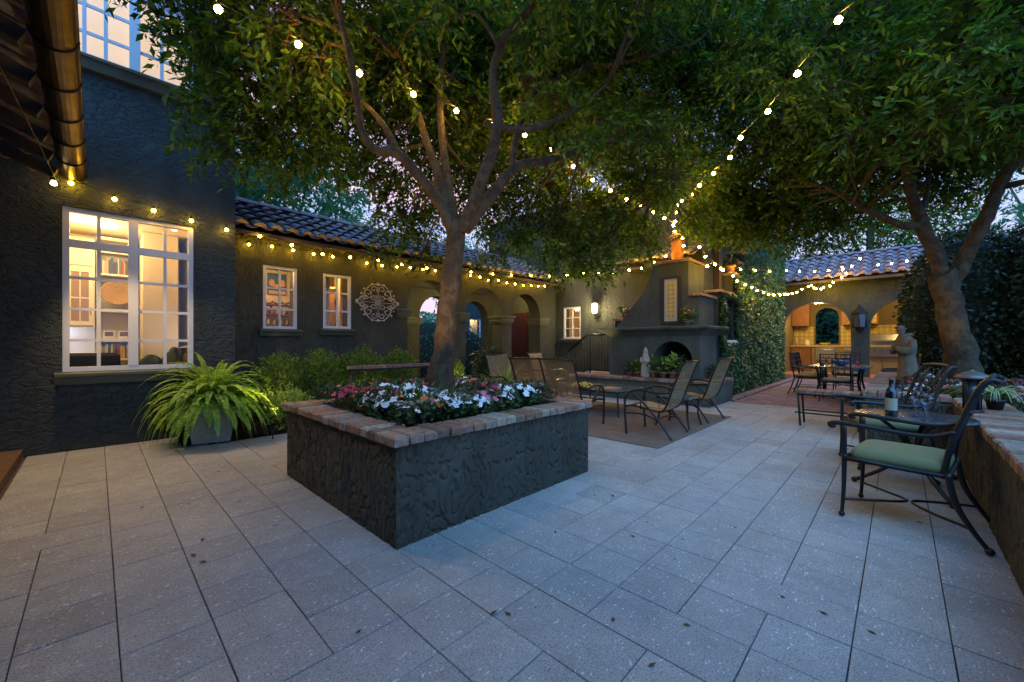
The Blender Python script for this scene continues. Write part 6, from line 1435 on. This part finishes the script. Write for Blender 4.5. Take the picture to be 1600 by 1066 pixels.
HP = [(8.46, 4.42, .06, 'small terracotta pot with dark leaves at the left of the hearth row', M['leaf_bed'], .16), (8.46, 4.22, .07, 'potted leafy plant left of the stone madonna on the hearth', M['leaf_box'], .22), (8.44, 3.88, .08, 'terracotta pot with broad leaves directly right of the hearth figure', M['leaf_box'], .26), (8.46, 3.66, .075, 'rounded clay pot with bright leaves before the firebox', M['leaf_box'], .30), (8.45, 3.45, .08, 'clay pot with tall feathery greens in front of the firebox', M['leaf_lime'], .38), (8.47, 3.27, .075, 'clay pot with dark greens at the right of the firebox opening', M['leaf_bed'], .34)]
for x, y, r, lab, m_, h in HP: potted(x, y, .506, r, lab, m_, h=h)
potted(8.72 - .06, 3.22, 1.616, .062, 'terracotta pot with drooping plant and pink bloom on the mantel', M['leaf_box'], h=.24, fl=M['fl_pink'])
potted(9.58, 5.18, 1.896, .07, 'clay pot with round white flowers on the stepped wall', M['leaf_bed'], h=.16, fl=M['fl_white'])
potted(11.05, 3.05, 3.016, .11, 'terracotta pot with red flowers on a step of the ivy wall', M['leaf_bed'], h=.2, fl=M['fl_red'])
mb = MB(); mb.lathe([(.03, 0), (.07, .03), (.085, .08), (.07, .13), (.03, .155), (.035, .18)], (9.25, 2.78, .506), 20); solo('blue_vase', mb, M['blue'], 'round glossy blue vase at the right end of the hearth', 'vase', (9.25, 2.78, .506))
potted(9.05, 2.80, .506, .06, 'small dark potted plant beside the blue vase on the hearth', M['leaf_bed'], h=.14)
# robed madonna figure on the hearth
def robed(name, loc, rz, H_, label, m, prof, head, extras):
    t = thing(name, label, 'statue', loc, rz); mb = MB(); mb.lathe(prof, (0, 0, 0), 26, sx=1.0, sy=.82)
    for fn in extras: fn(mb)
    lpart('robe', mb, m, t); mb = MB(); head(mb); lpart('head', mb, m, t); return t
def mad_head(mb):
    mb.ball((.02, 0, .395), .038, 14, 10, sz=1.2); mb.ball((.055, 0, .392), .008, 6, 4)
def mad_x(mb):
    mb.tube(smooth_path([(.02, .075, .30), (.08, .06, .24), (.10, .0, .27)], 4), [.022] * 9, 8); mb.tube(smooth_path([(.02, -.075, .30), (.08, -.06, .24), (.10, .0, .27)], 4), [.022] * 9, 8)
    for k in range(9): a = k * .7; mb.tube([(.1 * math.cos(a), .085 * math.sin(a), .02), (.075 * math.cos(a + .1), .06 * math.sin(a + .1), .25)], .008, 5)
robed('madonna_statue', (8.44, 4.04, .506), R(190), .45, 'pale robed praying figure with veil standing on the hearth', m_noise('aged_madonna', (.42, .36, .28), (.55, .42, .32), 18), [(.10, 0), (.115, .02), (.11, .12), (.098, .20), (.088, .28), (.07, .33), (.052, .37), (.05, .41), (.035, .44), (.012, .465)], mad_head, [mad_x]).scale = (1.15, 1.15, 1.42)
# monk statue on the raised bed cap
ms = thing('monk_statue', 'weathered stone robed monk statue leaning forward on the raised bed', 'statue', (9.9, -.10, .64), R(134)); ms.scale = (.76, .74, .90)
def blob_lathe(mb, secs, seg=28, fold=.0):
    n0 = len(mb.v)
    for (cx, cy, cz, rx, ry) in secs:
        for k in range(seg):
            an = 2 * PI * k / seg; f_ = 1 + fold * math.sin(an * 9 + cz * 2) * max(0, 1 - cz * 1.1)
            mb.v.append((cx + rx * f_ * math.cos(an), cy + ry * f_ * math.sin(an), cz))
    for i in range(len(secs) - 1):
        for k in range(seg): a = n0 + i * seg; mb.f.append((a + k, a + (k + 1) % seg, a + seg + (k + 1) % seg, a + seg + k)); mb.sm.append(True)
    mb.f.append(tuple(n0 + k for k in range(seg))); mb.sm.append(False); e_ = n0 + (len(secs) - 1) * seg; mb.f.append(tuple(e_ + k for k in range(seg))); mb.sm.append(False)
mb = MB(); blob_lathe(mb, [(-.02, 0, -.14, .22, .19), (-.02, 0, 0, .215, .185), (-.02, 0, .10, .195, .17), (0, 0, .30, .165, .15), (.01, 0, .46, .15, .14), (.02, 0, .54, .165, .17), (.03, 0, .64, .175, .20), (.05, 0, .74, .15, .185), (.08, 0, .82, .105, .12), (.10, 0, .86, .07, .075)], fold=.07); lpart('robe', mb, M['stone'], ms)
mb = MB()
for s_ in (-1, 1):
    mb.tube(smooth_path([(.05, s_ * .17, .74), (.10, s_ * .20, .58), (.22, s_ * .12, .54), (.29, s_ * .02, .60)], 6), lerp_list([.07, .085, .075, .04], 19), 12)
    for f_ in range(4): mb.tube([(.28, s_ * .02, .585 + f_ * .014), (.315, s_ * .012, .63 + f_ * .014), (.33, s_ * .008, .67 + f_ * .008)], .010, 6)
lpart('arms', mb, M['stone'], ms)
mb = MB(); mb.ball((.15, 0, .935), .080, 16, 12, sx=1.05, sy=.9, sz=1.25); mb.ball((.225, 0, .925), .014, 8, 6); mb.tube([(.20, -.03, .875), (.215, 0, .865), (.20, .03, .875)], .012, 6); mb.ball((.13, .066, .93), .014, 6, 5); mb.ball((.13, -.066, .93), .014, 6, 5)
mb.tube([(.12 + .08 * math.cos(a), .075 * math.sin(a), .965) for a in [2 * PI * k / 18 for k in range(18)]], .013, 7, closed=True); lpart('head', mb, M['stone'], ms)
mb = MB(); mb.tube(smooth_path([(.10, .07, .85), (.0, .09, .85), (-.04, 0, .85), (.0, -.09, .85), (.10, -.07, .85)], 5), lerp_list([.02, .03, .035, .03, .02], 21), 10); lpart('hood', mb, M['stone'], ms)

# iron wall medallion
med = thing('iron_medallion', 'pale scrolled iron medallion hanging between window and arch', 'wall ornament', (3.94, 7.56, 2.075))
mb = MB(); YO = 0
def scroll(cx, cz, r, a0, turns, s_, th=.008):
    pts = []
    for i in range(26):
        f_ = i / 25; a = a0 + s_ * turns * 2 * PI * f_; rr = r * (1 - .82 * f_); pts.append((cx + rr * math.cos(a), YO, cz + rr * math.sin(a)))
    mb.tube(pts, th, 6)
for sx in (-1, 1):
    for sz in (-1, 1):
        scroll(sx * .20, sz * .18, .10, math.atan2(-sz, -sx), 1.3, sx * sz); scroll(sx * .09, sz * .26, .075, math.atan2(-sz, -sx), 1.2, -sx * sz); scroll(sx * .34, sz * .075, .065, math.atan2(sz, -sx), 1.2, sx * sz); scroll(sx * .10, sz * .10, .07, math.atan2(sz, -sx), 1.3, sx * sz); scroll(sx * .26, sz * .10, .055, 0 if sx > 0 else PI, 1.2, -sx * sz)
        mb.tube(smooth_path([(0, YO, sz * .36), (sx * .14, YO, sz * .345), (sx * .27, YO, sz * .22), (sx * .30, YO, sz * .13), (sx * .43, YO, sz * .02)], 5), .009, 6)
        for (lx, lz, a) in ((sx * .12, sz * .34, 1.2), (sx * .28, sz * .24, .8), (sx * .14, sz * .16, .9), (sx * .33, sz * .15, .5)):
            for da in (-.5, 0, .5):
                dx, dz = math.cos(a + da) * sx, math.sin(a + da) * sz; mb.tube([(lx, YO - .003, lz), (lx + dx * .02, YO - .008, lz + dz * .02), (lx + dx * .045, YO - .003, lz + dz * .045)], [.005, .012, .002], 5)
for s_ in (-1, 1):
    for da in (-.9, -.45, 0, .45, .9):
        mb.tube([(s_ * .42, YO, 0), (s_ * (.42 + .03 * math.cos(da)), YO - .006, .03 * math.sin(da)), (s_ * (.42 + .06 * math.cos(da)), YO, .06 * math.sin(da))], [.006, .013, .002], 5)
        mb.tube([(0, YO, s_ * .34), (.03 * math.sin(da), YO - .006, s_ * (.34 + .03 * math.cos(da))), (.06 * math.sin(da), YO, s_ * (.34 + .06 * math.cos(da)))], [.006, .013, .002], 5)
mb.tube([(-.42, YO, 0), (.42, YO, 0)], .006, 6); mb.tube([(0, YO, -.36), (0, YO, .36)], .006, 6)
mb.tube([(.055 * math.cos(a), YO, .055 * math.sin(a)) for a in [2 * PI * k / 16 for k in range(16)]], .008, 6, closed=True)
for a in (.785, 2.356, 3.927, 5.498): mb.ball((.03 * math.cos(a), YO - .004, .03 * math.sin(a)), .012, 6, 4)
lpart('scrollwork', mb, M['iron_pale'], med)

# landscape lights in the beds
def spike_light(loc, tgt, W, label, ang=95, col=(1.0, .70, .30)):
    t = thing('garden_spotlight', label, 'garden light', loc); mb = MB(); mb.tube([(0, 0, -.03), (0, 0, .10)], .008, 6); lpart('spike', mb, M['black'], t)
    d = (Vector(tgt) - Vector(loc)).normalized(); mb = MB(); mb.tube([Vector((0, 0, .12)) - d * .04, Vector((0, 0, .12)) + d * .05], [.028, .034], 10, cap=False); lpart('housing', mb, M['black'], t)
    l = bpy.data.lights.new('spot', 'SPOT'); l.energy = W; l.color = col; l.spot_size = R(ang); l.spot_blend = .8; l.shadow_soft_size = .025
    o = bpy.data.objects.new('spot', l); COL.objects.link(o); o.location = Vector(loc) + Vector((0, 0, .12)) + d * .07; o.rotation_euler = d.to_track_quat('-Z', 'Y').to_euler()
spike_light((1.75, 6.55, .05), (2.6, 7.6, 1.6), 34, 'small black garden spotlight between the fern pot and the box shrubs')
spike_light((2.95, 6.6, .05), (3.3, 7.5, 1.2), 26, 'small black garden spotlight aimed up between the two small windows')
spike_light((1.72, 2.72, .64), (2.35, 3.5, 2.8), 105, 'small black garden spotlight among the flowers at the near corner', 85, (1.0, .62, .24))
spike_light((2.0, 3.95, .62), (2.3, 3.4, 3.2), 30, 'small black garden spotlight in the square planter aimed up the trunk', 80)
spike_light((5.3, 6.5, .05), (5.8, 7.6, 2.0), 30, 'small black garden spotlight by the arcade, right of the trunk')
spike_light((7.5, -.35, .50), (8.2, -.75, 3.0), 26, 'small black garden spotlight below the forked right tree', 80)

spike_light((6.6, 5.9, .0), (6.0, 4.6, 4.0), 210, 'small black garden spotlight behind the sling chairs aimed into the canopy', 100, (1.0, .80, .36))
spike_light((8.2, 6.3, .0), (7.2, 5.0, 4.0), 150, 'small black garden spotlight near the landing aimed up at the leaves', 100, (1.0, .80, .36))
spike_light((1.6, 5.9, .02), (1.7, 4.6, 4.0), 80, 'added spotlight by the lime shrub brightening the left canopy', 100, (1.0, .78, .34))  # added to brighten the left side of the crown
pl_ = thing('porch_lamp', 'small warm lamp glowing under the porch eave by the gutter end', 'lamp', tuple(P(84, 287, 4.45)))
mb = MB(); mb.lathe([(.012, -.02), (.026, -.012), (.026, .01), (.015, .03)], (0, 0, 0), 14); lpart('glass', mb, M['lamp'], pl_)
mb = MB(); mb.lathe([(.032, .03), (.032, .06)], (0, 0, 0), 14); lpart('base', mb, M['black'], pl_)
_l = bpy.data.lights.new('porch_glow', 'SPOT'); _l.energy = 150; _l.color = (1.0, .68, .32); _l.spot_size = R(96); _l.spot_blend = .35; _l.shadow_soft_size = .05
_o = bpy.data.objects.new('porch_glow', _l); COL.objects.link(_o); _o.location = P(84, 297, 4.3); _o.rotation_euler = (Vector((.9, 5.4, 0)) - P(84, 297, 4.3)).to_track_quat('-Z', 'Y').to_euler()
# ================================================================== STRING LIGHTS
me_b = None
def string_light(pts, rb, label, m, sag=.10, ends=None, hang=.05):
    """pts: bulb centres in world space"""
    global me_b
    pts = [Vector(p) for p in pts]; root = pts[0].copy(); t = thing('string_light', label, 'string lights', root)
    if len(me_cache) == 0 or (m.name, round(rb, 4)) not in me_cache:
        b = MB(); b.lathe([(.004, rb * .9), (rb * .42, rb * .8), (rb * .85, rb * .35), (rb, -.1 * rb), (rb * .8, -rb * .65), (rb * .35, -rb * .97), (.001, -rb)], (0, 0, 0), 12, capb=False, capt=False)
        me_cache[(m.name, round(rb, 4))] = b.mesh('bulb'); me_cache[(m.name, round(rb, 4))].materials.append(m)
    me = me_cache[(m.name, round(rb, 4))]
    path = [Vector(e_) for e_ in (ends[0] if ends else [])] + [p + Vector((0, 0, hang)) for p in pts] + [Vector(e_) for e_ in (ends[1] if ends else [])]
    cab = MB(); full = []
    for i in range(len(path) - 1):
        a, b_ = path[i], path[i + 1]; s_ = sag * (b_ - a).length * .25
        for k in range(4): f_ = k / 4; full.append(a.lerp(b_, f_) - Vector((0, 0, s_ * 4 * f_ * (1 - f_))))
    full.append(path[-1]); cab.tube(full, .0045, 5)
    wpart('cable', cab, M['black'], t)
    so = MB()
    for p in pts: so.lathe([(.012, rb * .7), (.014, rb * .8), (.014, hang), (.006, hang + .012)], p, 8)
    wpart('socket', so, M['black'], t)
    for p in pts:
        o = bpy.data.objects.new('bulb', me); COL.objects.link(o); o.parent = t; o.location = p - root
    return t
me_cache = {}
string_light(A1, .027, 'string of warm bulbs crossing the canopy from the left eave to the chimney', M['bulb'], ends=([(-.2, 3.0, 3.9)], [(9.1, 3.62, 3.72)]))
string_light(A2, .027, 'string of warm bulbs climbing from the chimney towards the upper right', M['bulb'], ends=([(2.2, -2.6, 3.9)], [(9.1, 3.62, 3.75)]))
def onYp(px, py, Y): d = ray(px); D = Y / d[1]; return P(px, py, D)
def onXp(px, py, X): d = ray(px); D = X / d[0]; return P(px, py, D)
A3p = [(1066, 372), (1068, 384), (1076, 405), (1082, 407), (1105, 416), (1117, 413), (1130, 422), (1146, 431), (1152, 439), (1165, 445), (1175, 449), (1183, 454), (1193, 457), (1201, 460), (1209, 461), (1219, 461), (1226, 460), (1231, 460), (1238, 459), (1245, 457), (1253, 452), (1263, 448), (1268, 446)]
A3 = [P(px, py, 8.75) if px < 1090 else onYp(px, py, 2.78 - max(0, px - 1165) * .0068) for px, py in A3p]
string_light(A3, .023, 'string of bulbs drooping from the chimney to the left of the pavilion', M['bulb'])
A4 = [onXp(px, py, 16.7) for px, py in [(1272, 450), (1275, 451), (1283, 452), (1287, 449), (1297, 447), (1302, 441), (1315, 434), (1322, 427), (1317, 421), (1331, 416)]]
string_light(A4, .025, 'short looped string of bulbs above the pendant lamp', M['bulb'])
A5 = [onYp(px, py, 2.80) if px < 1215 else onXp(px, py, 14.3 + (px - 1215) * .0105) for px, py in [(1093, 386), (1102, 401), (1126, 420), (1157, 421), (1180, 423), (1203, 424), (1229, 423), (1249, 424), (1273, 424), (1295, 423), (1316, 418), (1344, 404), (1372, 414), (1393, 412), (1417, 408), (1435, 404)]]
string_light(A5, .023, 'nearly level string of bulbs in front of the pavilion roof', M['bulb'])
A6 = [onYp(px, py, Y) for px, py, Y in [(111, 286, 6.88), (179, 311, 6.86), (240, 329, 6.86), (299, 345, 6.86), (354, 359, 6.86)]] + [onYp(px, py, 7.16) for px, py in [(406, 369), (456, 383), (504, 397), (547, 402), (590, 407), (628, 413), (667, 419), (700, 421), (736, 425), (770, 428), (799, 430), (830, 431), (859, 431)]]
string_light(A6, .023, 'string of bulbs along the house wall and wing eave', M['bulb_warm'])
A7 = [onYp(px, py, 7.50) for px, py in [(389, 382), (425, 385), (458, 391), (490, 397), (520, 401), (573, 411), (597, 415), (620, 417), (641, 418), (661, 421), (680, 423), (715, 428), (735, 431), (750, 433), (763, 438), (779, 438), (792, 442), (805, 444), (818, 446), (830, 446), (841, 447), (851, 447)]]
string_light(A7, .020, 'second string of smaller amber bulbs tucked under the wing eave', M['bulb_warm'])
A8 = [onXp(px, py, X) for px, py, X in [(886, 430, 9.6), (912, 427, 9.6), (936, 426, 9.6), (958, 425, 9.5), (983, 422, 9.1), (1003, 419, 9.05), (1022, 410, 8.95), (1040, 400, 8.9)]]
string_light(A8, .024, 'string of bulbs on the house wall left of the chimney', M['bulb'])
bpy.context.view_layer.update()
